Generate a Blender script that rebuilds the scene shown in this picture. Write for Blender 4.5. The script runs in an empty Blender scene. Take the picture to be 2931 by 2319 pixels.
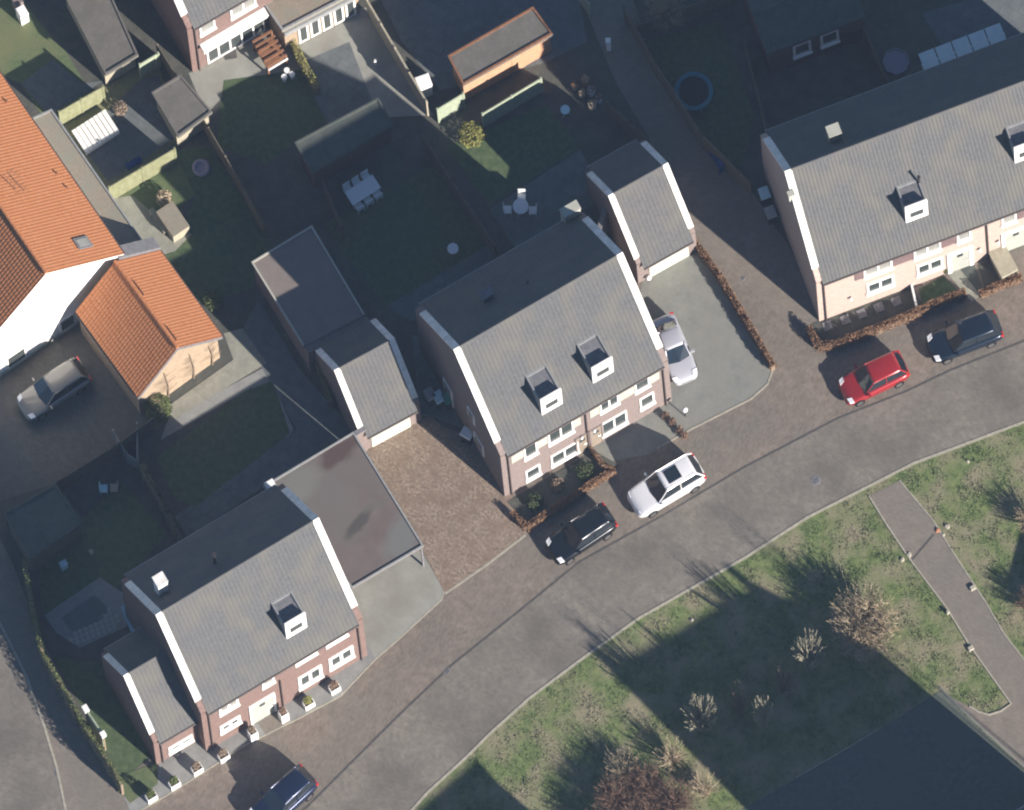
import bpy, bmesh, math, random
from mathutils import Vector, Matrix, noise
random.seed(7)
R = math.radians
scn = bpy.context.scene
COL = scn.collection

# ------------------------------------------------------------------ camera
# survey photograph: film plane level with the ground, the plot lies well north of the point under the aircraft
SC = 50.0                       # photograph pixels per metre on the ground
CX, CY, CH = 72.0, -645.0, 1500.0
VIEW = 2931.0 / SC
cd = bpy.data.cameras.new('survey_camera'); cam = bpy.data.objects.new('survey_camera', cd); COL.objects.link(cam)
cam.location = (CX, CY, CH)
cd.sensor_width = 36.0; cd.lens = 36.0 * CH / VIEW
cd.shift_x = -CX / VIEW; cd.shift_y = -CY / VIEW
cd.clip_start = 10.0; cd.clip_end = 6000.0
scn.camera = cam

# ------------------------------------------------------------------ sky, sun, exposure
ELEV, AZ = 22.2, 130.0
w = bpy.data.worlds.new('World'); scn.world = w; w.use_nodes = True
nt = w.node_tree; nt.nodes.clear()
sky = nt.nodes.new('ShaderNodeTexSky'); sky.sky_type = 'NISHITA'; sky.sun_disc = False
sky.sun_elevation = R(ELEV); sky.sun_rotation = R(AZ); sky.air_density = 0.8; sky.dust_density = 0.0; sky.ozone_density = 3.0
bg = nt.nodes.new('ShaderNodeBackground'); bg.inputs[1].default_value = 0.05
wo = nt.nodes.new('ShaderNodeOutputWorld')
nt.links.new(sky.outputs[0], bg.inputs[0]); nt.links.new(bg.outputs[0], wo.inputs[0])
sd = bpy.data.lights.new('sun', 'SUN'); sd.energy = 5.0; sd.angle = R(0.6); sd.color = (1.0, 0.90, 0.80)
sun = bpy.data.objects.new('sun', sd); COL.objects.link(sun)
dsun = Vector((math.sin(R(AZ)) * math.cos(R(ELEV)), math.cos(R(AZ)) * math.cos(R(ELEV)), math.sin(R(ELEV))))
sun.rotation_euler = dsun.to_track_quat('Z', 'Y').to_euler()
scn.view_settings.view_transform = 'Standard'; scn.view_settings.look = 'None'
scn.view_settings.exposure = 1.17; scn.view_settings.gamma = 1.0
scn.render.engine = 'CYCLES'
scn.cycles.filter_width = 2.1

# ------------------------------------------------------------------ coordinates
def G(X, Y): return Vector(((X - 1465.5) / SC, (1159.5 - Y) / SC, 0.0))
def P(X, Y, z):
    c = Vector((CX, CY, CH)); g = G(X, Y)
    return c + (g - c) * ((CH - z) / CH)

# ------------------------------------------------------------------ materials
def mk(name, c1, c2=None, scale=3.0, rough=0.8, bump=0.0, metal=0.0, coat=0.0, c3=None, scale2=0.3, spec=0.12, detail=5.0, bscale=None, brick=None, lo=0.35, hi=0.65, emit=None):
    m = bpy.data.materials.new(name); m.use_nodes = True
    n = m.node_tree.nodes; l = m.node_tree.links
    b = n['Principled BSDF']
    b.inputs['Roughness'].default_value = rough; b.inputs['Metallic'].default_value = metal
    b.inputs['Specular IOR Level'].default_value = spec; b.inputs['Coat Weight'].default_value = coat
    b.inputs['Base Color'].default_value = (*c1, 1)
    tc = n.new('ShaderNodeTexCoord')
    col = None
    if c2:
        nz = n.new('ShaderNodeTexNoise'); nz.inputs['Scale'].default_value = scale; nz.inputs['Detail'].default_value = detail
        nz.inputs['Roughness'].default_value = 0.65
        l.new(tc.outputs['Object'], nz.inputs['Vector'])
        rp = n.new('ShaderNodeValToRGB'); rp.color_ramp.elements[0].position = lo; rp.color_ramp.elements[1].position = hi
        rp.color_ramp.elements[0].color = (*c1, 1); rp.color_ramp.elements[1].color = (*c2, 1)
        l.new(nz.outputs[0], rp.inputs[0]); col = rp.outputs[0]
    if c3:
        n2 = n.new('ShaderNodeTexNoise'); n2.inputs['Scale'].default_value = scale2; n2.inputs['Detail'].default_value = 4
        l.new(tc.outputs['Object'], n2.inputs['Vector'])
        r2 = n.new('ShaderNodeValToRGB'); r2.color_ramp.elements[0].position = 0.42; r2.color_ramp.elements[1].position = 0.66
        l.new(n2.outputs[0], r2.inputs[0])
        mx = n.new('ShaderNodeMixRGB'); mx.inputs[2].default_value = (*c3, 1)
        if col: l.new(col, mx.inputs[1])
        else: mx.inputs[1].default_value = (*c1, 1)
        l.new(r2.outputs[0], mx.inputs[0]); col = mx.outputs[0]
    if brick:
        bw, bh, ang, amt = brick
        mp = n.new('ShaderNodeMapping'); mp.inputs['Rotation'].default_value = (0, 0, R(ang)) if abs(ang) < 360 else (R(90), 0, 0)
        l.new(tc.outputs['Object'], mp.inputs['Vector'])
        bt = n.new('ShaderNodeTexBrick'); bt.inputs['Scale'].default_value = 1.0
        bt.inputs['Brick Width'].default_value = bw; bt.inputs['Row Height'].default_value = bh
        bt.inputs['Mortar Size'].default_value = min(bw, bh) * 0.06; bt.inputs['Bias'].default_value = 0.0
        bt.inputs['Color1'].default_value = (1 - amt, 1 - amt, 1 - amt, 1); bt.inputs['Color2'].default_value = (1 + amt * .6, 1 + amt * .6, 1 + amt * .6, 1)
        bt.inputs['Mortar'].default_value = (1 - amt * 1.5,) * 3 + (1,)
        l.new(mp.outputs[0], bt.inputs['Vector'])
        mx = n.new('ShaderNodeMixRGB'); mx.blend_type = 'MULTIPLY'; mx.inputs[0].default_value = 1.0
        if col: l.new(col, mx.inputs[1])
        else: mx.inputs[1].default_value = (*c1, 1)
        l.new(bt.outputs[0], mx.inputs[2]); col = mx.outputs[0]
    if col: l.new(col, b.inputs['Base Color'])
    if bump:
        nb = n.new('ShaderNodeTexNoise'); nb.inputs['Scale'].default_value = bscale or scale * 4; nb.inputs['Detail'].default_value = 4
        l.new(tc.outputs['Object'], nb.inputs['Vector'])
        bp = n.new('ShaderNodeBump'); bp.inputs['Strength'].default_value = bump; bp.inputs['Distance'].default_value = 0.05
        l.new(nb.outputs[0], bp.inputs['Height']); l.new(bp.outputs[0], b.inputs['Normal'])
    return m

M = {}
M['soil'] = mk('garden_soil', (.065, .07, .062), (.10, .10, .088), 1.2, .95, .5)
M['road'] = mk('street_paving', (.165, .153, .134), (.225, .207, .18), 2.5, .85, .15, c3=(.142, .131, .115), scale2=.3, brick=(.21, .105, 31, .10))
M['pave'] = mk('parking_paving', (.17, .145, .122), (.235, .20, .17), 1.8, .85, .15, c3=(.17, .157, .138), scale2=.25, brick=(.21, .105, -59, .14))
M['pave_left'] = mk('side_street_paving', (.185, .162, .138), (.22, .195, .168), 1.5, .85, .1, c3=(.18, .168, .148), scale2=.3, brick=(.21, .105, 20, .10))
M['clinker'] = mk('driveway_clinker', (.165, .13, .105), (.34, .275, .22), 6.5, .9, .3, c3=(.21, .16, .125), scale2=1.2, brick=(.22, .11, 31, .16), detail=3)
M['concrete'] = mk('driveway_concrete', (.25, .255, .23), (.31, .315, .285), .8, .8, .08, c3=(.24, .235, .21), scale2=.5, brick=(.6, .3, 31, .03))
M['concrete2'] = mk('driveway_slabs', (.185, .195, .18), (.235, .24, .22), 1.2, .85, .08, c3=(.215, .215, .195), scale2=.3, brick=(.3, .3, 25, .04))
M['slab'] = mk('path_slabs', (.22, .225, .22), (.27, .275, .265), 1.5, .85, .05, brick=(.3, .3, 31, .05))
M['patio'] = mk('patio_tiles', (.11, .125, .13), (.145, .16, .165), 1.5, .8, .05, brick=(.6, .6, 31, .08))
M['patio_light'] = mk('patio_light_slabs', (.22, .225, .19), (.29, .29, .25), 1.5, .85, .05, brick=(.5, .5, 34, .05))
M['yard'] = mk('courtyard_paving', (.12, .11, .09), (.155, .14, .12), 2, .85, .2, c3=(.10, .11, .115), scale2=.12, brick=(.21, .105, 35, .1))
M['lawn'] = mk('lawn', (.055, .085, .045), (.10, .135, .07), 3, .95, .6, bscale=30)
M['lawn_lit'] = mk('sunlit_lawn', (.085, .12, .06), (.12, .155, .08), 4, .95, .5, c3=(.14, .155, .08), scale2=.5, bscale=30)  # lighter copy of the lawn, sunlight put into its colour
M['strip_lit'] = mk('sunlit_strip', (.14, .15, .075), (.22, .215, .13), 5, .95, .4)  # bright yellow-green for the sunlit ground strip, sun put into the colour
M['rough'] = mk('verge_grass', (.08, .12, .045), (.175, .21, .09), 2.6, .95, .6, c3=(.23, .21, .14), scale2=.6, bscale=10, detail=8)
M['kerb'] = mk('kerb_concrete', (.27, .26, .215), (.38, .36, .30), 5, .85, .1)
M['gutter_dark'] = mk('gutter_joint', (.07, .068, .066), (.10, .095, .09), 5, .9)
M['roofgrey'] = mk('grey_roof_tile', (.078, .082, .088), (.122, .124, .127), 7, .85, .0, c3=(.122, .121, .112), scale2=.7, detail=9, lo=.3, hi=.7)
M['roofdark'] = mk('dark_bitumen', (.072, .085, .078), (.10, .11, .10), 2, .8, .1)
M['court'] = mk('court_asphalt', (.085, .098, .088), (.125, .135, .12), 3, .9, .2, c3=(.10, .118, .095), scale2=.35)
M['shedroof'] = mk('shed_bitumen', (.125, .12, .11), (.16, .15, .14), 5, .85, .2, c3=(.12, .12, .105), scale2=1.2)
M['flatroof'] = mk('stained_bitumen', (.125, .102, .098), (.162, .135, .128), .7, .7, .06, c3=(.135, .125, .118), scale2=.22)
M['annexroof'] = mk('annex_bitumen', (.17, .15, .135), (.20, .175, .16), 1.5, .8, .1)
M['gravel'] = mk('roof_gravel', (.23, .20, .155), (.30, .265, .215), 9, .95, .4, c3=(.24, .235, .19), scale2=1.0)
M['orange'] = mk('orange_roof_tile', (.37, .148, .062), (.45, .20, .096), 4, .85, .0, c3=(.41, .172, .08), scale2=.8)
M['white'] = mk('white_render', (.80, .79, .77), (.86, .85, .83), 1, .7, .03)
M['coping'] = mk('white_coping', (.60, .60, .56), (.84, .84, .81), 2.2, .6)
M['paint'] = mk('white_paint', (.80, .80, .78), None, 1, .4)
M['trim'] = mk('zinc_trim', (.27, .285, .29), (.36, .37, .37), 4, .5, metal=.2)
M['lead'] = mk('lead_flashing', (.14, .145, .16), (.20, .2, .21), 4, .5)
M['dark'] = mk('dark_metal', (.03, .028, .03), (.05, .045, .045), 4, .5)
M['gutter'] = mk('gutter_metal', (.065, .05, .05), (.09, .075, .07), 4, .5)
def brick(name, a, b): return mk(name, a, b, 5, .9, .15, brick=(.22, .07, 400, .08))
M['brickpink'] = brick('pink_brick', (.19, .155, .145), (.23, .19, .18))
M['brickred'] = brick('red_brick', (.165, .112, .10), (.205, .145, .13))
M['brickcream'] = brick('cream_brick', (.40, .315, .275), (.46, .37, .325))
M['brickdark'] = brick('dark_brick', (.10, .06, .05), (.15, .09, .075))
M['bricksand'] = brick('sand_brick', (.30, .235, .17), (.37, .29, .21))
M['panel_grey'] = mk('pale_panel', (.36, .37, .32), (.42, .43, .38), 2, .7)
M['panel_plum'] = mk('plum_panel', (.14, .10, .10), (.18, .13, .13), 2, .7)
M['glass'] = mk('window_glass', (.05, .06, .06), None, 1, .08, spec=.6)
M['glass_pale'] = mk('curtained_glass', (.30, .30, .28), (.22, .23, .22), 3, .2, spec=.6)
M['door'] = mk('garage_door', (.50, .52, .45), (.56, .57, .50), 2, .6)
M['doorleaf'] = mk('door_leaf', (.33, .35, .32), (.40, .41, .37), 2, .5)
M['woodorange'] = mk('orange_timber', (.42, .24, .15), (.50, .30, .19), 3, .7, .1)
M['wood'] = mk('weathered_timber', (.22, .18, .12), (.32, .26, .18), 4, .8, .2)
M['woodbeige'] = mk('beige_timber', (.30, .28, .215), (.38, .35, .27), 4, .8, .2)
M['woodred'] = mk('red_brown_timber', (.17, .085, .05), (.25, .13, .075), 5, .8, .2)
M['fence'] = mk('fence_timber', (.10, .09, .07), (.16, .14, .105), 5, .85, .2)
M['fencegreen'] = mk('green_fence', (.25, .30, .22), (.34, .38, .29), 4, .85, .1)
M['fenceolive'] = mk('mossy_fence', (.17, .18, .10), (.25, .26, .16), 3, .85, .2)
M['doorbrown'] = mk('tan_door', (.22, .185, .15), (.26, .22, .18), 3, .6)
M['ivy'] = mk('evergreen_leaf', (.05, .075, .022), (.13, .15, .06), 9, .8)
M['shrubgreen'] = mk('bush_leaf', (.04, .055, .028), (.085, .105, .05), 9, .8)
M['hedgelime'] = mk('lime_hedge_leaf', (.14, .15, .04), (.28, .27, .10), 7, .8)
M['beech'] = mk('brown_beech_leaf', (.12, .07, .045), (.27, .165, .10), 8, .8)
M['twigtan'] = mk('tan_twig', (.32, .26, .18), (.45, .38, .275), 4, .8)
M['twigpale'] = mk('pale_twig', (.27, .255, .19), (.38, .355, .27), 4, .8)
M['twigbrown'] = mk('brown_twig', (.19, .15, .11), (.27, .21, .16), 4, .8)
M['twigred'] = mk('russet_twig', (.16, .105, .08), (.25, .17, .125), 3, .8)
M['grassblade'] = mk('grass_blades', (.085, .125, .05), (.16, .195, .09), 1.2, .9, c3=(.20, .19, .13), scale2=.6)
M['stone'] = mk('pale_stone', (.30, .29, .24), (.42, .40, .33), 6, .8, .2)
M['tyre'] = mk('tyre_rubber', (.015, .015, .016), None, 1, .8)
M['rim'] = mk('alloy_rim', (.45, .45, .46), None, 1, .3, metal=.9)
M['lampglass'] = mk('lamp_glass', (.75, .77, .8), None, 1, .1, spec=.8)
M['tail'] = mk('tail_lamp', (.5, .02, .02), None, 1, .15, spec=.7)
M['carglass'] = mk('car_glass', (.012, .018, .025), None, 1, .06, spec=.7, coat=.6)
M['blue'] = mk('trampoline_pad', (.035, .15, .20), (.05, .20, .25), 3, .6)
M['navy'] = mk('navy_fabric', (.02, .05, .18), (.03, .07, .24), 3, .7)
M['mat'] = mk('black_mesh', (.02, .022, .028), None, 1, .9)
M['pinkplastic'] = mk('pink_plastic', (.30, .26, .34), None, 1, .5)
M['bluewhite'] = mk('pale_blue_plastic', (.45, .66, .72), None, 1, .4)
M['teal'] = mk('green_plastic', (.05, .25, .18), None, 1, .5)
M['paintwhite'] = mk('white_garden_metal', (.72, .74, .74), None, 1, .5)
M['poly'] = mk('opal_polycarbonate', (.50, .60, .62), (.58, .66, .66), 2, .3)
M['terracotta'] = mk('terracotta', (.40, .20, .12), None, 1, .8)
M['binblack'] = mk('black_plastic', (.025, .025, .028), None, 1, .5)

def stains(m, spots):
    """old water stains on the flat roof: soft ellipses in the roof's own coordinates"""
    n = m.node_tree.nodes; l = m.node_tree.links; b = n['Principled BSDF']; src = b.inputs['Base Color'].links[0].from_socket
    tc = n.new('ShaderNodeTexCoord'); nz = n.new('ShaderNodeTexNoise'); nz.inputs['Scale'].default_value = .9; nz.inputs['Detail'].default_value = 3; l.new(tc.outputs['Object'], nz.inputs['Vector'])
    ad = n.new('ShaderNodeMixRGB'); ad.blend_type = 'ADD'; ad.inputs[0].default_value = .9; l.new(tc.outputs['Object'], ad.inputs[1]); l.new(nz.outputs['Color'], ad.inputs[2])
    for (x, y, rx, ry, ang, col, st) in spots:
        mp = n.new('ShaderNodeMapping'); mp.vector_type = 'TEXTURE'; mp.inputs['Location'].default_value = (x + .45, y + .45, 3.1); mp.inputs['Rotation'].default_value = (0, 0, R(ang)); mp.inputs['Scale'].default_value = (rx, ry, 9)
        l.new(ad.outputs[0], mp.inputs['Vector']); gr = n.new('ShaderNodeTexGradient'); gr.gradient_type = 'SPHERICAL'; l.new(mp.outputs[0], gr.inputs[0])
        rp = n.new('ShaderNodeValToRGB'); rp.color_ramp.elements[0].position = .02; rp.color_ramp.elements[1].position = .45; rp.color_ramp.elements[1].color = (st, st, st, 1); l.new(gr.outputs[0], rp.inputs[0])
        mx = n.new('ShaderNodeMixRGB'); mx.inputs[2].default_value = (*col, 1); l.new(rp.outputs[0], mx.inputs[0]); l.new(src, mx.inputs[1]); src = mx.outputs[0]
    l.new(src, b.inputs['Base Color'])

# ------------------------------------------------------------------ mesh helpers
def inpoly(x, y, poly):
    c = False; j = len(poly) - 1
    for i in range(len(poly)):
        if (poly[i][1] > y) != (poly[j][1] > y) and x < (poly[j][0] - poly[i][0]) * (y - poly[i][1]) / (poly[j][1] - poly[i][1]) + poly[i][0]: c = not c
        j = i
    return c

def setp(o, label=None, cat=None, group=None, kind=None):
    if label: o['label'] = label
    if cat: o['category'] = cat
    if group: o['group'] = group
    if kind: o['kind'] = kind
    return o
def thing(name, label, cat, loc=(0, 0, 0), rz=0.0, group=None):
    o = bpy.data.objects.new(name, None); COL.objects.link(o)
    o.location = loc; o.rotation_euler = (0, 0, rz); o.empty_display_size = .3
    return setp(o, label, cat, group)
class MB:
    def __init__(s): s.v = []; s.f = []; s.mi = []; s.m = 0
    def add(s, vs, fs):
        k = len(s.v); s.v.extend([tuple(q) for q in vs]); s.f.extend([tuple(i + k for i in f) for f in fs]); s.mi.extend([s.m] * len(fs)); return s
    def hexa(s, p):   # 8 points: bottom 4 ccw, top 4 ccw
        return s.add(p, [(3, 2, 1, 0), (4, 5, 6, 7), (0, 1, 5, 4), (1, 2, 6, 5), (2, 3, 7, 6), (3, 0, 4, 7)])
    def box(s, x0, x1, y0, y1, z0, z1):
        return s.hexa([(x0, y0, z0), (x1, y0, z0), (x1, y1, z0), (x0, y1, z0), (x0, y0, z1), (x1, y0, z1), (x1, y1, z1), (x0, y1, z1)])
    def obox(s, c, size, rz=0.0):  # centre of base
        hx, hy = size[0] / 2, size[1] / 2; ca, sa = math.cos(rz), math.sin(rz); p = []
        for z in (c[2], c[2] + size[2]):
            for a, b in ((-hx, -hy), (hx, -hy), (hx, hy), (-hx, hy)): p.append((c[0] + a * ca - b * sa, c[1] + a * sa + b * ca, z))
        return s.hexa(p)
    def prism(s, poly, z0, z1):
        n = len(poly); a = sum(poly[i][0] * poly[(i + 1) % n][1] - poly[(i + 1) % n][0] * poly[i][1] for i in range(n))
        if a < 0: poly = poly[::-1]
        vs = [(p[0], p[1], z0) for p in poly] + [(p[0], p[1], z1) for p in poly]
        fs = [tuple(range(n - 1, -1, -1)), tuple(range(n, 2 * n))] + [(i, (i + 1) % n, n + (i + 1) % n, n + i) for i in range(n)]
        return s.add(vs, fs)
    def tube(s, pts, r, n=6, r2=None, caps=True):
        pts = [Vector(p) for p in pts]; k0 = len(s.v); m = len(pts)
        for i, p in enumerate(pts):
            d = (pts[min(i + 1, m - 1)] - pts[max(i - 1, 0)]).normalized()
            a = d.orthogonal().normalized(); b = d.cross(a)
            rr = r if r2 is None else r + (r2 - r) * i / (m - 1)
            for j in range(n):
                t = 2 * math.pi * j / n; s.v.append(tuple(p + a * math.cos(t) * rr + b * math.sin(t) * rr))
        for i in range(m - 1):
            for j in range(n):
                s.f.append((k0 + i * n + j, k0 + i * n + (j + 1) % n, k0 + (i + 1) * n + (j + 1) % n, k0 + (i + 1) * n + j)); s.mi.append(s.m)
        if caps:
            s.f.append(tuple(k0 + j for j in range(n))[::-1]); s.mi.append(s.m)
            s.f.append(tuple(k0 + (m - 1) * n + j for j in range(n))); s.mi.append(s.m)
        return s
    def lathe(s, prof, n=20, c=(0, 0, 0)):
        k0 = len(s.v); m = len(prof)
        for r, z in prof:
            for j in range(n):
                t = 2 * math.pi * j / n; s.v.append((c[0] + r * math.cos(t), c[1] + r * math.sin(t), c[2] + z))
        for i in range(m - 1):
            for j in range(n):
                s.f.append((k0 + i * n + j, k0 + i * n + (j + 1) % n, k0 + (i + 1) * n + (j + 1) % n, k0 + (i + 1) * n + j)); s.mi.append(s.m)
        return s
    def build(s, name, mats, parent=None, smooth=False, label=None, **kw):
        me = bpy.data.meshes.new(name); me.from_pydata(s.v, [], s.f)
        if not isinstance(mats, (list, tuple)): mats = [mats]
        for m in mats: me.materials.append(M[m] if isinstance(m, str) else m)
        me.polygons.foreach_set('material_index', s.mi)
        if smooth: me.polygons.foreach_set('use_smooth', [True] * len(me.polygons))
        me.update(); o = bpy.data.objects.new(name, me); COL.objects.link(o)
        if parent: o.parent = parent
        if label: o['label'] = label
        for k, v in kw.items(): o[k] = v
        return o
def copy_tree(o, parent=None):
    c = o.copy(); COL.objects.link(c)
    if parent: c.parent = parent; c.matrix_parent_inverse = o.matrix_parent_inverse
    for ch in [x for x in COL.objects if x.parent == o]: copy_tree(ch, c)
    return c
_z = [0.0]
def sheet(name, pts, mat, z, kind='structure', rz=None, label=None, cat=None):
    """ground sheet from photograph pixel coordinates on the ground"""
    bm = bmesh.new(); vs = [bm.verts.new((G(*p).x, G(*p).y, z)) for p in pts]
    f = bm.faces.new(vs); f.normal_update()
    if f.normal.z < 0: f.normal_flip()
    bmesh.ops.triangulate(bm, faces=[f])
    me = bpy.data.meshes.new(name); bm.to_mesh(me); bm.free(); me.materials.append(M[mat])
    o = bpy.data.objects.new(name, me); COL.objects.link(o)
    if kind: o['kind'] = kind
    if label: o['label'] = label
    if cat: o['category'] = cat
    return o
def strip_pts(pts, wd, off=0.0):
    """left and right outlines (world xy) of a strip along photograph points"""
    w_ = [G(*p) for p in pts]; L_ = []; R_ = []
    for i, p in enumerate(w_):
        d = (w_[min(i + 1, len(w_) - 1)] - w_[max(i - 1, 0)]).normalized(); nrm = Vector((-d.y, d.x, 0))
        L_.append(p + nrm * (off + wd / 2)); R_.append(p + nrm * (off - wd / 2))
    return L_, R_
def kerb(name, pts, wd, h, mat, z0=0.0, off=0.0, kind='structure'):
    L_, R_ = strip_pts(pts, wd, off); mb = MB()
    for i in range(len(pts) - 1):
        a, b, c, d = R_[i], R_[i + 1], L_[i + 1], L_[i]
        mb.hexa([(a.x, a.y, z0), (b.x, b.y, z0), (c.x, c.y, z0), (d.x, d.y, z0), (a.x, a.y, h), (b.x, b.y, h), (c.x, c.y, h), (d.x, d.y, h)])
    return mb.build(name, mat, kind=kind) if kind else mb.build(name, mat)

# ------------------------------------------------------------------ ground and paving
g = MB(); g.add([(-2500, -2500, 0), (2500, -2500, 0), (2500, 2500, 0), (-2500, 2500, 0)], [(0, 1, 2, 3)]); g.build('ground', 'soil', kind='structure')
U = [(700, 2470), (885, 2304), (1137, 2052), (1293, 1904), (1500, 1738), (1659, 1608), (1900, 1474), (2131, 1337), (2398, 1197), (2594, 1120), (2724, 1058), (2931, 976), (3300, 830)]
LO = [(1020, 2470), (1174, 2319), (1219, 2268), (1337, 2160), (1400, 2097), (1511, 1997), (1674, 1875), (1826, 1767), (1975, 1682), (2131, 1593), (2309, 1478), (2490, 1386), (2613, 1323), (2931, 1204), (3300, 1066)]
sheet('pavement', [(U[0][0], U[0][1])] + U[1:] + [(3300, 500), (2350, 800), (2290, 840), (2000, 640), (1850, 760), (1450, 1290), (1190, 1190), (1040, 1260), (900, 1700), (420, 2180), (330, 2240), (380, 2330), (500, 2500)], 'pave', .004)
sheet('street', U + LO[::-1], 'road', .008)
kerb('street_edge', U, .12, .012, 'gutter_dark')
kerb('kerb', LO, .15, .03, 'kerb', off=-.08)
kerb('kerb_edging', [(1274, 1700), (1400, 1612), (1504, 1532)], .12, .02, 'kerb')
# side street lower left
sheet('side_pavement', [(-400, 1250), (-60, 1430), (30, 1600), (130, 1850), (345, 2270), (385, 2330), (500, 2500), (-400, 2500)], 'pave_left', .006)
SK = [(-160, 1500), (-60, 1680), (20, 1830), (74, 1940), (122, 2075), (159, 2197), (185, 2319), (200, 2480)]
sheet('side_street', SK + [(-400, 2500), (-400, 1400)], 'road', .010)
kerb('side_kerb', SK, .14, .03, 'kerb', off=.06)
# driveways
sheet('clinker_driveway', [(1040, 1278), (1046, 1240), (1200, 1160), (1460, 1400), (1478, 1470), (1510, 1527), (1400, 1612), (1274, 1698), (1211, 1575), (1130, 1430)], 'clinker', .012)
sheet('concrete_driveway', [(1022, 1300), (1225, 1612), (1272, 1695), (1262, 1718), (1129, 1840), (1076, 1886), (1045, 1890), (960, 1700), (770, 1440)], 'concrete', .016)
kerb('driveway_edging', [(1272, 1695), (1262, 1718), (1129, 1840), (1076, 1886)], .10, .022, 'kerb')
sheet('slab_path', [(378, 2335), (350, 2270), (440, 2190), (600, 2080), (1043, 1830), (1076, 1886), (974, 1993), (841, 2064), (700, 2135), (593, 2204), (480, 2275)], 'slab', .020)
kerb('path_edging', [(378, 2335), (480, 2275), (593, 2204), (700, 2135), (841, 2064), (974, 1993), (1076, 1886)], .08, .03, 'kerb')
sheet('doorstep_paving', [(738, 2070), (800, 2030), (830, 2072), (765, 2110)], 'pave_left', .026)
sheet('grass_patch', [(345, 2265), (372, 2300), (452, 2245), (452, 2180), (350, 2220)], 'lawn_lit', .024)
sheet('grey_driveway', [(1840, 775), (1995, 690), (2025, 745), (2120, 900), (2195, 1030), (2211, 1060), (2197, 1100), (2150, 1142), (1980, 1228), (1860, 1300), (1700, 1330), (1655, 1295), (1800, 1150)], 'concrete2', .012)
kerb('driveway_kerb', [(2195, 1030), (2211, 1060), (2197, 1100), (2150, 1142), (1980, 1228), (1880, 1285)], .10, .03, 'kerb')
sheet('brick_path', [(1640, -60), (1790, -60), (1850, 110), (2160, 560), (2360, 860), (2350, 930), (2290, 960), (2000, 690), (1900, 470), (1760, 230)], 'pave_left', .010)
# verge south of the street
VG = LO[1:-1]
sheet('verge', [(1120, 2375)] + LO[1:] + [(3300, 2400), (2950, 2330), (2700, 2700), (1100, 2700)], 'rough', .014)
PL = [(2487, 1420), (2530, 1490), (2576, 1560), (2609, 1608), (2709, 1740), (2776, 1849), (2894, 2015)]
PR = [(2575, 1376), (2668, 1486), (2740, 1600), (2820, 1722), (2872, 1812), (2940, 1900), (3050, 2050)]
sheet('brick_footpath', PL + [(2831, 2045), (2775, 2023), (2712, 1990), (2931, 2200), (3050, 2300)] + PR[::-1], 'pave_left', .022)
kerb('footpath_kerb', [(2487, 1420)] + PL[1:] + [(2865, 2036), (2831, 2047), (2800, 2038), (2775, 2023)], .09, .07, 'kerb')
kerb('footpath_edging', PR, .08, .05, 'kerb')
kerb('lower_kerb', [(2690, 1968), (2760, 2038), (2931, 2197), (3080, 2340)], .10, .05, 'concrete2')
kerb('lower_edge_line', [(2279, 2227), (2400, 2157), (2513, 2090)], .06, .05, 'kerb')
sheet('parking_court', [(2110, 2325), (2279, 2229), (2513, 2092), (2695, 1975), (2760, 2044), (2931, 2205), (3080, 2350), (3080, 2800), (1900, 2800)], 'court', .026)
sheet('path_slot', [(2609, 1600), (2613, 1604), (2674, 1533), (2670, 1529)], 'gutter_dark', .028)

# gardens (mostly in shade)
def lawn(pts, mat='lawn', z=.012, name='lawn'): return sheet(name, pts, mat, z)
lawn([(-80, -60), (25, -60), (110, 60), (190, 150), (280, 300), (150, 380), (60, 240), (-80, 180)], 'lawn_lit', .012)
sheet('terrace', [(60, 240), (150, 170), (235, 240), (300, 230), (140, 330)], 'patio', .016)
lawn([(150, 335), (400, 190), (450, 170), (520, 400), (300, 560)], 'strip_lit', .006, 'garden_ground')
sheet('garden_terrace', [(235, 385), (400, 230), (455, 215), (510, 390), (310, 520), (250, 440)], 'patio', .010)
lawn([(300, 570), (500, 440), (560, 560), (470, 620), (380, 650)], 'lawn_lit', .014)
sheet('garden_terrace', [(310, 570), (380, 560), (470, 640), (550, 670), (500, 720), (430, 740)], 'patio_light', .018)
lawn([(430, 740), (500, 720), (560, 560), (500, 430), (600, 420), (780, 700), (720, 830), (560, 870)], 'lawn', .010)
lawn([(640, 230), (860, 200), (960, 330), (760, 470), (620, 420)], 'lawn', .010)
sheet('garden_terrace', [(540, 210), (760, 60), (1060, 20), (1240, 330), (1010, 340), (940, 250), (860, 220), (680, 230), (590, 330)], 'concrete', .008)
sheet('garden_terrace', [(860, 180), (1000, 120), (1080, 330), (960, 400), (900, 280)], 'patio', .014)
lawn([(930, 640), (1250, 470), (1400, 700), (1110, 880), (980, 720)], 'lawn', .010)
sheet('garden_terrace', [(1100, 880), (1400, 700), (1420, 760), (1180, 920)], 'patio', .012)
lawn([(1280, 420), (1560, 300), (1660, 420), (1400, 590)], 'lawn', .010)
sheet('garden_terrace', [(1400, 600), (1660, 430), (1740, 560), (1480, 720)], 'patio', .012)
lawn([(1060, -60), (1650, -60), (1680, 120), (1560, 180), (1260, 260), (1150, 120)], 'patio', .007, 'garden_ground')
lawn([(1830, 120), (2060, 60), (2160, 330), (2120, 480), (1990, 380)], 'lawn', .012)
lawn([(2150, 250), (2560, 120), (2700, 200), (2650, 330), (2180, 420)], 'soil', .011, 'garden_ground')
sheet('garden_terrace', [(2640, 40), (2960, -60), (2960, 100), (2720, 170)], 'patio', .013)
sheet('courtyard', [(-200, 1020), (240, 900), (440, 1180), (330, 1290), (170, 1380), (-200, 1500)], 'yard', .008)
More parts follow.
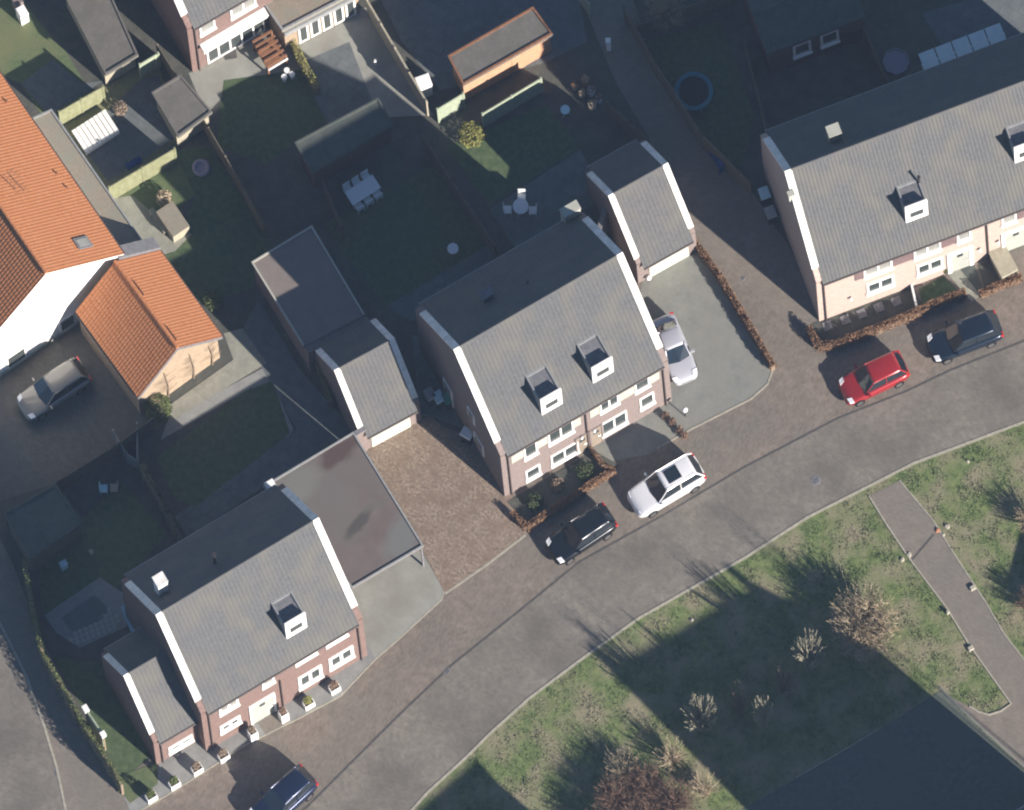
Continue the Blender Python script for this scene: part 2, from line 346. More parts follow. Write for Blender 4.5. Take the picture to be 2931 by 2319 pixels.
sheet('garden_patio', [(440, 1190), (478, 1165), (668, 1030), (640, 955), (694, 940), (764, 1040), (486, 1207)], 'patio_light', .016)
sheet('garden_terrace', [(690, 950), (740, 860), (860, 1060), (1010, 1230), (760, 1390), (540, 1540), (500, 1480), (850, 1230)], 'patio', .012)
lawn([(450, 1310), (700, 1120), (780, 1090), (830, 1240), (560, 1450), (500, 1430)], 'lawn', .014)
sheet('garden_terrace', [(480, 1200), (760, 1050), (840, 1230), (820, 1260), (720, 1110), (460, 1260)], 'slab', .010)
lawn([(110, 1600), (350, 1380), (480, 1530), (300, 1720), (120, 1760)], 'lawn', .014)
sheet('garden_terrace', [(126, 1762), (285, 1653), (368, 1708), (362, 1795), (227, 1855), (162, 1812)], 'slab', .016)
sheet('garden_bed', [(175, 1770), (269, 1702), (311, 1744), (290, 1775), (208, 1812)], 'patio', .020)
lawn([(150, 1880), (330, 1900), (440, 2160), (350, 2230)], 'lawn', .012)
sheet('side_passage', [(1180, 960), (1290, 980), (1440, 1290), (1330, 1230), (1200, 1180)], 'patio', .022)
sheet('garden_bed', [(1452, 1436), (1700, 1290), (1770, 1330), (1760, 1350), (1510, 1510)], 'soil', .026)
sheet('garden_bed', [(2318, 930), (2600, 810), (2640, 870), (2360, 985)], 'soil', .026)
sheet('front_lawn', [(2630, 830), (2700, 790), (2740, 830), (2640, 875)], 'lawn', .030)
sheet('garden_bed', [(2800, 760), (2850, 740), (2870, 800), (2820, 830)], 'soil', .030)
sheet('door_path', [(2700, 770), (2740, 750), (2810, 845), (2780, 865)], 'patio_light', .034)
sheet('dark_door_patch', [(2735, 755), (2780, 735), (2815, 830), (2800, 838)], 'roofdark', .038)  # dark patch beside the door path

# ------------------------------------------------------------------ houses
def tiled(mb, x0, x1, ye, yr, ze, zr, tw=.25, rl=.36, amp=.03, step=.03, ax='x'):
    L_ = math.hypot(yr - ye, zr - ze); rows = max(1, round(L_ / rl)); sgn = 1 if yr > ye else -1
    ny, nz = -(zr - ze) / L_ * sgn, abs(yr - ye) / L_
    nx = max(2, round((x1 - x0) / tw)) * 5
    vs = []; fs = []
    for r in range(rows):
        for k in (0, 1):
            t = (r + k) / rows
            if k == 1 and r < rows - 1: t += .0
            for i in range(nx + 1):
                x = x0 + (x1 - x0) * i / nx; ph = (x - x0) / tw
                h = amp * (0.5 + 0.5 * math.cos(2 * math.pi * ph)) + (step if k == 0 else 0.0)
                vs.append((x, ye + (yr - ye) * t + ny * h, ze + (zr - ze) * t + nz * h))
    for r in range(rows):
        a = r * 2 * (nx + 1); b = a + nx + 1; c = b + nx + 1
        for i in range(nx):
            q = (a + i, a + i + 1, b + i + 1, b + i); fs.append(q if sgn > 0 else q[::-1])
            if r < rows - 1:
                q = (b + i, b + i + 1, c + i + 1, c + i); fs.append(q if sgn > 0 else q[::-1])
    mb.add(vs, fs)

class House:
    def __init__(s, name, label, cat, L, Rr, he, depth, rise, wall, roof='roofgrey', cw=.36, ov=.16, coping=True, tw=.25, rl=.36, back_he=None, group=None, amp=.02, wall_name='wall', verge='coping', zs=.88):
        a = P(*L, he); b = P(*Rr, he); e = (b - a); e.z = 0; s.W = e.length; e.normalize()
        s.o = Vector((a.x, a.y, 0)); s.e = e; s.n = Vector((-e.y, e.x, 0)); s.he = he; s.D = depth; s.rise = rise; s.cw = cw
        s.root = thing(name, label, cat, s.o, math.atan2(e.y, e.x), group)
        W, D = s.W, depth; y2 = D / 2; zr = he + rise; tn = rise / y2; s.tn = tn; s.zr = zr
        mb = MB()
        prof = [(0, 0), (0, he - .02), (y2, zr - .12), (D, he - .02), (D, 0)]
        vs = [(0, y, z) for y, z in prof] + [(W, y, z) for y, z in prof]
        fs = [(0, 1, 2, 3, 4)[::-1], (5, 6, 7, 8, 9)] + [(i, (i + 1) % 5, 5 + (i + 1) % 5, 5 + i) for i in (0, 3, 4)]
        fs = [(4, 3, 2, 1, 0)[::-1], (5, 6, 7, 8, 9)[::-1], (0, 5, 6, 1), (3, 8, 9, 4), (1, 6, 7, 2), (2, 7, 8, 3)]
        mb.add(vs, fs); s.wall = mb.build(wall_name, wall, s.root)
        # tiled slopes
        xa, xb = (cw, W - cw) if coping else (-.12, W + .12)
        r1 = MB(); tiled(r1, xa, xb, -ov, y2, he - ov * tn + .06, zr + .06, tw, rl, amp)
        tiled(r1, xa, xb, D + ov, y2, he - ov * tn + .06, zr + .06, tw, rl, amp)
        t_ = .02
        for sg in (0, 1):   # soffit slabs under the tiles
            ye = -ov if sg == 0 else D + ov
            zz = he - ov * tn
            q = [(xa, ye, zz + .0), (xb, ye, zz + .0), (xb, y2, zr + .0), (xa, y2, zr + .0), (xa, ye, zz + .055), (xb, ye, zz + .055), (xb, y2, zr + .055), (xa, y2, zr + .055)]
            if sg: q = [q[1], q[0], q[3], q[2], q[5], q[4], q[7], q[6]]
            r1.hexa(q)
        s.roof = r1.build('roof', roof, s.root)
        rc = MB(); rc.tube([(xa, y2, zr + .07), (xb, y2, zr + .07)], .085, 8); rc.build('ridge_tiles', roof, s.roof)
        if coping:
            for sx, lab in ((0, 'l'), (W - cw, 'r')):
                for sg in (0, 1):
                    c = MB(); f0 = 1 - zs
                    def pt(x, f, h):
                        y = (y2 * f) if sg == 0 else D - y2 * f
                        return (x, y, he + rise * f + h)
                    a0, a1 = sx - .03, sx + cw + .03
                    q = [pt(a0, f0, -.05), pt(a1, f0, -.05), pt(a1, 1, -.05), pt(a0, 1, -.05), pt(a0, f0, .14), pt(a1, f0, .14), pt(a1, 1, .14), pt(a0, 1, .14)]
                    if sg: q = [q[1], q[0], q[3], q[2], q[5], q[4], q[7], q[6]]
                    c.hexa(q); c.build('coping', verge, s.roof)
                    k = MB()
                    q = [pt(a0 + .03, 0, -.1), pt(a1 - .03, 0, -.1), pt(a1 - .03, f0, -.1), pt(a0 + .03, f0, -.1), pt(a0 + .03, 0, .06), pt(a1 - .03, 0, .06), pt(a1 - .03, f0, .05), pt(a0 + .03, f0, .05)]
                    if sg: q = [q[1], q[0], q[3], q[2], q[5], q[4], q[7], q[6]]
                    k.hexa(q); k.build('kneeler', wall, s.roof)
        zg = he - ov * tn
        for y, nm in ((-ov - .05, 'f'), (D + ov + .05, 'b')):
            gm = MB(); gm.tube([(xa, y, zg - .02), (xb, y, zg - .02)], .06, 6); gm.build('gutter', 'gutter' if nm == 'f' else 'trim', s.root)
    def uz(s, X, Y):
        c = Vector((CX, CY, CH)); d = G(X, Y) - c
        t = (s.o - c).dot(s.n) / d.dot(s.n); p = c + d * t
        return (p - s.o).dot(s.e), p.z
    def rect(s, f, x0, y0, x1, y1):
        """window rectangle from image box: left-bottom and right-top corners"""
        u0, z0 = s.uz(*f(x0, y1)); u1, z1 = s.uz(*f(x1, y0)); return u0, z0, u1, z1
    def window(s, u0, z0, u1, z1, n=2, pane='glass', fw=.11, rows=1, sill=True, y=0.0, name='window'):
        fr = MB(); yo = y - .07
        fr.box(u0, u1, yo, y + .02, z0, z0 + fw); fr.box(u0, u1, yo, y + .02, z1 - fw, z1)
        fr.box(u0, u0 + fw, yo, y + .02, z0 + fw, z1 - fw); fr.box(u1 - fw, u1, yo, y + .02, z0 + fw, z1 - fw)
        for i in range(1, n):
            c = u0 + (u1 - u0) * i / n; fr.box(c - fw * .5, c + fw * .5, yo + .004, y + .02, z0 + fw, z1 - fw)
        o = fr.build(name, 'paint', s.root)
        for i in range(n):
            p = MB(); a = u0 + (u1 - u0) * i / n; b = u0 + (u1 - u0) * (i + 1) / n
            p.box(a + fw * .6, b - fw * .6, y - .02, y + .01, z0 + fw * .9, z1 - fw * .9); p.build('pane', pane, o)
        if sill:
            q = MB(); q.box(u0 - .05, u1 + .05, y - .16, y - .003, z0 - .09, z0 - .004); q.build('sill', 'paint', o)
        return o
    def door(s, u0, u1, z1, leaf='doorleaf', fw=.16, side='paint', y=0.0):
        fr = MB(); fr.box(u0, u0 + fw, y - .09, y + .02, 0.02, z1); fr.box(u1 - fw, u1, y - .09, y + .02, 0.02, z1); fr.box(u0 + fw, u1 - fw, y - .088, y + .02, z1 - fw, z1)
        o = fr.build('door_frame', side, s.root)
        d = MB(); d.box(u0 + fw + .01, u1 - fw - .01, y - .05, y + .01, .03, z1 - fw - .01); dd = d.build('door', leaf, s.root)
        k = MB(); c = (u0 + u1) / 2; k.box(c - .18, c + .18, y - .06, y - .045, z1 - .75, z1 - .45); k.build('door_window', 'glass', dd)
        h = MB(); h.tube([(u1 - fw - .1, y - .09, 1.05), (u1 - fw - .22, y - .09, 1.05)], .02, 6); h.build('handle', 'rim', dd)
        return o
    def panel(s, u0, z0, u1, z1, mat, name='panel', d=.035, label=None):
        p = MB(); p.box(u0, u1, -d, .01, z0, z1); return p.build(name, mat, s.root, label=label)
    def downpipe(s, u, z1=None):
        p = MB(); z1 = z1 or s.he - .15; p.tube([(u, -.1, .05), (u, -.1, z1)], .045, 6); p.build('downpipe', 'gutter', s.root)
    def lamp(s, u, z):
        b = MB(); b.box(u - .05, u + .05, -.1, -.0, z - .05, z + .05); o = b.build('wall_lamp', 'dark', s.root)
        c = MB(); c.lathe([(.0, -.12), (.07, -.1), (.09, .05), (0, .09)], 10, (u, -.16, z)); c.build('shade', 'paintwhite', o)
    def dormer(s, u, yf, wd=1.36, h=2.0, par=.4):
        """box dormer, front face at local y=yf"""
        zb = s.he + yf * s.tn + .02; zt = zb + h; zl = zt - par; yb = yf + (zl - zb) / s.tn
        t = .09; u0, u1 = u - wd / 2, u + wd / 2
        fr = MB(); fw = .28
        a, b, c, d = u0 + fw, u1 - fw, zb + .48, zb + 1.12
        fr.box(u0, u1, yf, yf + t, zb - .1, c); fr.box(u0, u1, yf, yf + t, d, zt); fr.box(u0, a, yf, yf + t, c, d); fr.box(b, u1, yf, yf + t, c, d)
        o = fr.build('dormer', 'paint', s.roof)
        for x0, x1 in ((u0, u0 + t), (u1 - t, u1)):
            q = MB(); yc = yf + t + .002; yb2 = yf + (zl + .08 - zb) / s.tn
            vs = [(x0, yc, zb), (x0, yb2, zl + .08), (x0, yc, zl + .08 + .0)]
            vs = [(x0, yc, zb - .05), (x0, yb2, zl + .08), (x0, yc, zl + .08), (x1, yc, zb - .05), (x1, yb2, zl + .08), (x1, yc, zl + .08)]
            q.add(vs, [(0, 2, 1), (3, 4, 5), (0, 3, 5, 2), (1, 2, 5, 4), (0, 1, 4, 3)]); q.build('cheek', 'trim', o)
        q = MB(); q.box(u0 + t, u1 - t, yf + t, yb, zl - .05, zl); q.build('dormer_roof', 'lead', o)
        q = MB(); q.box(u0, u1, yb - .14, yb, zl, zl + .06); q.build('flashing', 'trim', o)
        q = MB(); q.box(a, b, yf + .03, yf + .06, c, d); q.build('pane', 'glass', o)
        return o
    def skylight(s, u, y, wd=.8, ln=1.1, mat='trim', back=False):
        z = s.he + (y if not back else s.D - y) * s.tn + .07; m = MB(); hy = ln / 2 * math.cos(math.atan(s.tn)); sg = -1 if back else 1
        def q(x, yy, h): return (x, yy, z + sg * (yy - y) * s.tn + h)
        m.hexa([q(u - wd / 2, y - hy, 0), q(u + wd / 2, y - hy, 0), q(u + wd / 2, y + hy, 0), q(u - wd / 2, y + hy, 0), q(u - wd / 2, y - hy, .1), q(u + wd / 2, y - hy, .1), q(u + wd / 2, y + hy, .1), q(u - wd / 2, y + hy, .1)])
        o = m.build('roof_window', mat, s.roof); m = MB(); k = .1
        m.hexa([q(u - wd / 2 + k, y - hy + k, .09), q(u + wd / 2 - k, y - hy + k, .09), q(u + wd / 2 - k, y + hy - k, .09), q(u - wd / 2 + k, y + hy - k, .09), q(u - wd / 2 + k, y - hy + k, .12), q(u + wd / 2 - k, y - hy + k, .12), q(u + wd / 2 - k, y + hy - k, .12), q(u - wd / 2 + k, y + hy - k, .12)])
        m.build('pane', 'glass', o); return o
    def local(s, p): d = p - s.o; return d.dot(s.e), d.dot(s.n)
    def stack(s, X, Y, ztop, sx, sy, mat='coping', zb=None, name='chimney'):
        """chimney whose top centre shows at image X,Y"""
        p = P(X, Y, ztop); u, y = s.local(p); zb = zb if zb is not None else s.he + min(y, s.D - y) * s.tn - .3
        m = MB(); m.box(u - sx / 2, u + sx / 2, y - sy / 2, y + sy / 2, zb, ztop - .06); o = m.build(name, mat, s.roof)
        m = MB(); m.box(u - sx / 2 - .04, u + sx / 2 + .04, y - sy / 2 - .04, y + sy / 2 + .04, ztop - .06, ztop); m.build('cap', {'coping': 'coping', 'lead': 'lead'}.get(mat, 'panel_grey'), o); return o
    def pipe(s, X, Y, ztop, r=.09, mat='dark'):
        p = P(X, Y, ztop); u, y = s.local(p); zb = s.he + min(y, s.D - y) * s.tn - .1
        m = MB(); m.tube([(u, y, zb), (u, y, ztop)], r, 8); o = m.build('vent_pipe', mat, s.roof)
        m = MB(); m.tube([(u, y, ztop), (u, y, ztop + .06)], r * 1.5, 8); m.build('cowl', mat, o)

def Zf(ox, oy, sc): return lambda x, y: (ox + x / sc, oy + y / sc)
z3 = Zf(1400, 1150, 3.598); z5 = Zf(560, 1750, 3.998); z4 = Zf(80, 1900, 3.598); z6 = Zf(2300, 700, 3.4216); zT = Zf(500, 0, 5.3975); zB = Zf(0, 950, 4.318)
def T(c, r): return Zf([0, 700, 1400, 2131][c - 1], [0, 550, 1130, 1719][r - 1], 2.69875)

# --- central pair of semi-detached houses
H1 = House('house', 'pair of pink brick houses with grey roof and two white box dormers', 'house', (1432, 1307), (1912, 1030), 5.4, 9.7, 4.3, 'brickpink')
ze = H1.he - .22
def win(h, f, bx, n=2, top=None, **k):
    u0, z0, u1, z1 = h.rect(f, *bx)
    if top: z1 = top
    return h.window(u0, z0, u1, z1, n, **k)
W1 = H1.W
# pale panels under the eave, gaps where windows sit
wins = [H1.rect(z3, 360, 430, 490, 590), H1.rect(z3, 610, 200, 860, 440), H1.rect(z3, 1140, -60, 1330, 110), H1.rect(T(3, 2), 1125, 1390, 1230, 1540)]
zlow = 3.72
segs = [(.62, wins[0][0]), (wins[0][2], wins[1][0]), (wins[1][2], W1 / 2 - .28), (W1 / 2 + .28, wins[2][0]), (wins[2][2], wins[3][0]), (wins[3][2], W1 - .62)]
for a, b in segs:
    if b - a > .25: H1.panel(a + .03, zlow, b - .03, ze - .02, 'panel_grey')
for (u0, z0, u1, z1), n in zip(wins, (1, 2, 2, 1)): H1.window(u0, min(z0, zlow), u1, ze - .03, n, pane='glass')
for bx, n, f in (((380, 640, 520, 820), 1, z3), ((640, 400, 910, 670), 2, z3), ((1160, 80, 1410, 350), 2, z3), ((1165, -10, 1270, 110), 1, T(3, 3))):
    u0, z0, u1, z1 = H1.rect(f, *bx); H1.window(u0, max(z0, .55), u1, max(z1, z0 + 1.3), n)
H1.downpipe(.42); H1.downpipe(W1 - .42); H1.downpipe(W1 / 2)
u, z = H1.uz(*z3(940, 350)); H1.lamp(u, z); u, z = H1.uz(*z3(1070, 280)); H1.lamp(u, z)
uc = H1.uz(*z3(1035, 430))[0]; H1.door(uc - .9, uc - .02, 2.25, 'doorbrown', .1, 'brickpink'); H1.door(uc + .02, uc + .9, 2.25, 'doorbrown', .1, 'brickpink')
def place_dormer(h, f, cx, cy):
    # cx,cy: image of the foot of the front face centre ; solve on front slope
    best = None
    for i in range(200):
        yf = .3 + i * .02; zb = h.he + yf * h.tn
        p = P(*f(cx, cy), zb); u_, y_ = h.local(p)
        if best is None or abs(y_ - yf) < best[0]: best = (abs(y_ - yf), yf, u_)
    return h.dormer(best[2], best[1])
place_dormer(H1, T(3, 2), 885, 1440); place_dormer(H1, T(3, 2), 490, 1685)
H1.stack(1392, 838, 8.3, .7, .45, 'lead'); H1.pipe(1510, 808, 8.4, .05)
H1.stack(1632, 598, 6.3, 1.05, .5, 'panel_grey', zb=4.0)
def gable_window(h, y0, y1, z0, z1, left=True):
    m = MB(); x = -.03 if left else h.W + .03; x0, x1 = sorted((x, 0 if left else h.W))
    m.box(x0 - .03, x1, y0, y1, z0, z1); o = m.build('window', 'paint', h.root)
    m = MB(); m.box(x0 - .045, x1, y0 + .12, y1 - .12, z0 + .12, z1 - .12); m.build('pane', 'glass_pale', o)
gable_window(H1, 2.2, 3.3, .9, 2.2); gable_window(H1, 5.8, 6.8, .2, 2.3); gable_window(H1, 3.0, 3.8, 3.4, 4.6)

# --- left house
H2 = House('house', 'red brick house with one white box dormer and white planters along its front', 'house', (575, 2045), (1038, 1768), 5.1, 8.9, 4.3, 'brickred')
ze = H2.he - .22
for bx, n in (((270, 980, 480, 1180), 2), ((760, 720, 890, 870), 1), ((1140, 420, 1380, 610), 2), ((1490, 200, 1730, 400), 2)):
    u0, z0, u1, z1 = H2.rect(z5, *bx); H2.window(u0, z0, u1, ze - .03, n, pane='glass_pale', fw=.15)
for bx, n in (((280, 1180, 505, 1390), 2), ((1180, 600, 1435, 885), 2), ((1530, 380, 1795, 660), 2)):
    u0, z0, u1, z1 = H2.rect(z5, *bx); H2.window(u0, max(z0, .5), u1, z1, n, fw=.2)
u0, z0, u1, z1 = H2.rect(z5, 630, 940, 900, 1290); H2.door(u0, u1, 2.45, fw=.14)
H2.downpipe(.42); H2.downpipe(H2.W - .42); H2.downpipe(H2.uz(*z5(960, 800))[0], 3.6)
place_dormer(H2, z5, 1160, 255)
H2.stack(458, 1658, 9.45, .62, .6, 'coping'); H2.pipe(612, 1588, 9.3, .1)
gable_window(H2, 5.5, 6.6, .9, 2.2)
# annex left of it
H3a = House('annex', 'low grey roofed annex with white twin window, joined left of the red brick house', 'annex', (439, 2127), (575, 2047), 3.0, 5.9, 3.0, 'brickred', cw=.3)
u0, z0, u1, z1 = H3a.rect(z4, 1455, 720, 1690, 955); H3a.window(u0, max(z0, .6), u1, z1, 2, fw=.2)
H3a.downpipe(.4)
# --- terrace on the right
H3 = House('terraced_house', 'cream brick terrace with long grey roof at the right edge, behind a brown hedge', 'house', (2336, 810), (3180, 491), 5.1, 9.0, 4.8, 'brickcream', tw=.22)
ze = H3.he - .25; zl = ze - 1.32
ws = [(590, 120, 862, 312), (1080, -20, 1340, 122)]
wr = [H3.rect(z6, *b) for b in ws] + [H3.rect(T(4, 2), 1640, 280, 1745, 370), H3.rect(T(4, 2), 1985, 130, 2095, 240)]
u_a = H3.uz(*z6(498, 300))[0]
seg = [(u_a, wr[0][0]), (wr[0][2], wr[1][0]), (wr[1][2], wr[2][0])]
for a, b in seg: H3.panel(a, zl, b - .02, ze, 'panel_plum')
H3.panel(wr[3][2] + .05, zl, H3.W - 1.0, ze, 'panel_plum')
for r_, n in zip(wr, (2, 2, 1, 1)): H3.window(r_[0], min(r_[1], zl), r_[2], ze - .02, n, pane='glass_pale')
for bx in ((620, 310, 882, 480), (1110, 130, 1362, 300)):
    u0, z0, u1, z1 = H3.rect(z6, *bx); H3.window(u0, max(z0, .7), u1, max(z1, z0 + 1.2), 2, fw=.14)
u0, z0, u1, z1 = H3.rect(z6, 1410, 40, 1655, 240); H3.door(u0, u1, 2.4, fw=.24)
u0, z0, u1, z1 = H3.rect(T(4, 2), 1985, 180, 2200, 410); H3.door(u0, u1, 2.4, fw=.2)
H3.downpipe(H3.uz(*z6(205, 550))[0]); H3.downpipe(H3.uz(*T(4, 2)(1872, 330))[0])
for q in (z6(455, 510), T(4, 2)(1812, 430), T(4, 2)(1955, 370)):
    u, z = H3.uz(*q); H3.lamp(u, z)
place_dormer(H3, T(4, 2), 1335, 215)
p_ = P(2945, 475, 7.0); u_, y_ = H3.local(p_); H3.dormer(u_, 1.6)
H3.stack(2386, 372, 9.6, .7, .6, 'woodbeige'); H3.pipe(*T(4, 1)(1345, 1370), 8.4, .07)
H3.stack(2264, 553, 9.3, .34, .25, 'panel_grey')
# --- top centre house
H4 = House('house', 'red brick house cut by the top edge, bright white awning over its garden doors', 'house', (535, 84), (775, -56), 5.6, 9.0, 4.4, 'brickred')
ze = H4.he - .22
for bx, n in (((390, 300, 610, 540), 1), ((865, 20, 1250, 280), 2)):
    u0, z0, u1, z1 = H4.rect(zT, *bx); H4.window(u0, z0, u1, ze - .03, n, pane='glass_pale')
u0, z0 = H4.uz(*zT(385, 720)); u1, z1 = H4.uz(*zT(1385, 150))
m = MB(); m.box(u0, u1, -.55, -.02, 2.7, 2.95); m.build('awning', 'paint', H4.root)
H4.window(u0 + .35, .08, u1 - .1, 2.5, 5, pane='glass', sill=False)
H4.downpipe(.42)
# its neighbour and flat extension
H5 = House('house', 'red brick neighbour house mostly above the top edge, behind a gravel roofed extension', 'house', (790, -66), (1062, -220), 5.6, 9.0, 4.4, 'brickred')
def flat_building(name, label, cat, corners, z, wall, roof, trim='trim', group=None, tw=.12, base=0.0, open_front=False, th=.22, fo=.16):
    """corners: image corners of the roof: front-left, front-right, back-right, back-left"""
    pw = [P(*c, z) for c in corners]; e = (pw[1] - pw[0]).normalized(); rz = math.atan2(e.y, e.x)
    root = thing(name, label, cat, (pw[0].x, pw[0].y, 0), rz, group)
    n = Vector((-e.y, e.x, 0)); lc = [((p - pw[0]).dot(e), (p - pw[0]).dot(n)) for p in pw]
    cx = sum(a for a, b in lc) / 4; cy = sum(b for a, b in lc) / 4
    inn = lambda d: [(a + (d if a < cx else -d), b + (d if b < cy else -d)) for a, b in lc]
    if not open_front:
        m = MB(); m.prism([(a, (fo if i < 2 else b)) for i, (a, b) in enumerate(inn(.16))], base, z - th); m.build('wall', wall, root)
    m = MB(); m.prism(lc, z - th, z - .03); rf = m.build('roof', [roof], root)
    o = inn(tw); m = MB()
    for i in range(4):
        j = (i + 1) % 4; a, b, c, d = lc[i], lc[j], o[j], o[i]
        m.hexa([(a[0], a[1], z - .03), (b[0], b[1], z - .03), (c[0], c[1], z - .03), (d[0], d[1], z - .03), (a[0], a[1], z + .04), (b[0], b[1], z + .04), (c[0], c[1], z + .04), (d[0], d[1], z + .04)])
    m.build('roof_trim', trim, rf)
    return root, lc, pw
tt = T(2, 1)
X5, lc, _ = flat_building('extension', 'gravel roofed garden extension with white framed doors, beside the red brick house at the top', 'extension', (tt(290, 240), tt(900, -80), tt(700, -420), tt(70, -80)), 3.0, 'bricksand', 'gravel')
wx = lc[1][0]
m = MB(); m.box(.1, wx - .1, -.12, .15, 2.35, 2.72); m.build('fascia', 'trim', X5)
for i in range(5):
    a = 1.0 + i * (wx - 1.3) / 5; b = a + (wx - 1.3) / 5 - .12
    f_ = MB(); f_.box(a, a + .12, .08, .155, .1, 2.3); f_.box(b - .12, b, .08, .155, .1, 2.3); f_.box(a + .12, b - .12, .085, .155, .1, .25); f_.box(a + .12, b - .12, .085, .155, 2.15, 2.3)
    o = f_.build('garden_door', 'paint', X5); f_ = MB(); f_.box(a + .12, b - .12, .11, .157, .25, 2.15); f_.build('pane', 'glass', o)

# --- garages
def garage(label, L, Rr, he, rise, D, fdoor, wall='brickpink'):
    h = House('garage', label, 'garage', L, Rr, he, D, rise, wall, cw=.3, ov=.3, zs=.93, group='gabled garages')
    (a, b) = fdoor; m = MB(); m.box(a, b, -.05, .0, .03, 2.12); o = m.build('garage_door', 'door', h.root)
    for i in range(1, 4): m = MB(); m.box(a, b, -.058, -.048, .03 + i * .52, .05 + i * .52); m.build('door_rail', 'trim', o)
    m = MB(); m.box((a + b) / 2 - .07, (a + b) / 2 + .07, -.09, -.05, 1.0, 1.1); m.build('handle', 'paint', o)
    return h
G1 = garage('left of the two gabled garages, with clinker driveway and long flat rear part', (1030, 1242), (1200, 1150), 2.45, 2.75, 5.44, (.65, 3.15))
G2 = garage('right of the two gabled garages, at the head of the grey driveway', (1822, 758), (1990, 664), 2.45, 2.9, 6.0, (.75, 3.3))
# flat rear part of the left garage
u_, y_ = 0, G1.D
def loc2w(h, u, y): return h.o + h.e * u + h.n * y
fl = [(868, 992), (1045, 902), (893, 646), (719, 751)]
fc = [G1.local(P(x, y, 2.56)) for x, y in fl]
def shrink(poly, d):
    cx_ = sum(a for a, b in poly) / 4; cy_ = sum(b for a, b in poly) / 4
    return [(a + (d if a < cx_ else -d), b + (d if b < cy_ else -d)) for a, b in poly]
wl = shrink(fc, .08); wl[0] = (wl[0][0], G1.D + .02); wl[1] = (wl[1][0], G1.D + .02)
m = MB(); m.prism(wl, 0, 2.44); m.build('rear_wall', 'brickpink', G1.root)
m = MB(); m.prism(fc, 2.45, 2.56); rr = m.build('flat_roof', 'annexroof', G1.root)
fi = shrink(fc, .1); m = MB()
for i in (1, 2, 3):
    k = (i + 1) % 4; a, b, c, d = fc[i], fc[k], fi[k], fi[i]
    m.hexa([(*a, 2.56), (*b, 2.56), (*c, 2.56), (*d, 2.56), (*a, 2.63), (*b, 2.63), (*c, 2.63), (*d, 2.63)])
m.build('roof_trim', 'panel_grey', rr)
# --- carport with flat stained roof
CP, lc, _ = flat_building('carport', 'open carport with stained flat roof and pale edge, right of the red brick house', 'carport', ((1007, 1685), (1213, 1563), (1012, 1236), (752, 1392)), 2.75, 'wood', 'flatroof', open_front=True, tw=.1, th=.18)
_o = P(1007, 1685, 2.75); _e = (P(1213, 1563, 2.75) - _o).normalized(); _n = Vector((-_e.y, _e.x, 0))
def cpl(x, y): d = P(*T(2, 3)(x, y), 2.75) - _o; return d.dot(_e), d.dot(_n)
stains(M['flatroof'], [(*cpl(720, 450), 1.9, .75, 8, (.085, .062, .058), 1), (*cpl(890, 980), 1.5, .42, 18, (.07, .068, .062), .85), (*cpl(1230, 1090), 2.0, 1.2, 30, (.15, .16, .155), .8), (*cpl(400, 700), 2.0, 1.2, 10, (.16, .165, .15), .8), (*cpl(1000, 870), 1.2, .4, -10, (.13, .125, .11), .6)])
for a, b in ((lc[1][0] - .12, .12), (lc[2][0] - .15, lc[2][1] - .2), (lc[3][0] + .3, lc[3][1] - .3), (lc[1][0] - .05, lc[2][1] * .5)):
    m = MB(); m.box(a - .05, a + .05, b - .05, b + .05, 0, 2.57); m.build('post', 'lead', CP)
m = MB(); m.box(lc[3][0] + .25, lc[2][0] - .1, lc[2][1] - .1, lc[2][1] - .02, 0, 2.57); m.build('rear_wall', 'wood', CP)

# --- white gabled house with orange roof (left)
ap = P(122, 769, 9.4); eR = P(348, 720, 5.4)
# front (gable) wall direction; ridge runs north-west
dg = Vector((math.cos(R(34.4)), math.sin(R(34.4)), 0)); wg = dg.dot(Vector((eR.x - ap.x, eR.y - ap.y, 0))); ng = Vector((-dg.y, dg.x, 0))
H6 = thing('house', 'white rendered house with big orange tiled roof at the left edge', 'house', (ap.x, ap.y, 0), math.atan2(dg.y, dg.x))
LN = 19.0; he, zr = 5.4, 9.4
m = MB(); prof = [(-wg + .1, 0), (wg - .1, 0), (wg - .1, he), (0, zr - .1), (-wg + .1, he)]
vs = [(x, .0, z) for x, z in prof] + [(x, LN, z) for x, z in prof]
m.add(vs, [(0, 1, 2, 3, 4), (9, 8, 7, 6, 5), (0, 5, 6, 1), (1, 6, 7, 2), (2, 7, 8, 3), (3, 8, 9, 4), (4, 9, 5, 0)]); m.build('wall', 'white', H6)
def tiled_side(parent, w_, y0, y1, he, zr, mat, sides=(1, -1), tw=.20, rl=.30, amp=.013, ov=.02):
    tn = (zr - he) / w_
    mb = MB(); out = None
    for sg in sides:
        q = MB(); tiled(q, y0, y1, -(w_ + ov), 0, he - ov * tn + .05, zr + .05, tw, rl, amp, .02)
        vs = [((-b) * sg, a, c) for a, b, c in q.v]; fs = [f if sg < 0 else f[::-1] for f in q.f]
        mb.add(vs, [f[::-1] for f in fs])
        x0 = (w_ + ov) * sg; ze_ = he - ov * tn
        p8 = [(x0, y0, ze_), (x0, y1, ze_), (0, y1, zr), (0, y0, zr), (x0, y0, ze_ + .05), (x0, y1, ze_ + .05), (0, y1, zr + .05), (0, y0, zr + .05)]
        if sg < 0: p8 = [p8[3], p8[2], p8[1], p8[0], p8[7], p8[6], p8[5], p8[4]]
        mb.hexa(p8)
    o = mb.build('roof', mat, parent)
    r = MB(); n = int((y1 - y0) / .36)
    for i in range(n):
        a = y0 + (y1 - y0) * i / n; r.tube([(0, a, zr + .06), (0, a + (y1 - y0) / n * 1.04, zr + .09)], .12, 8, .10)
    r.build('ridge_tiles', mat, o)
    return o
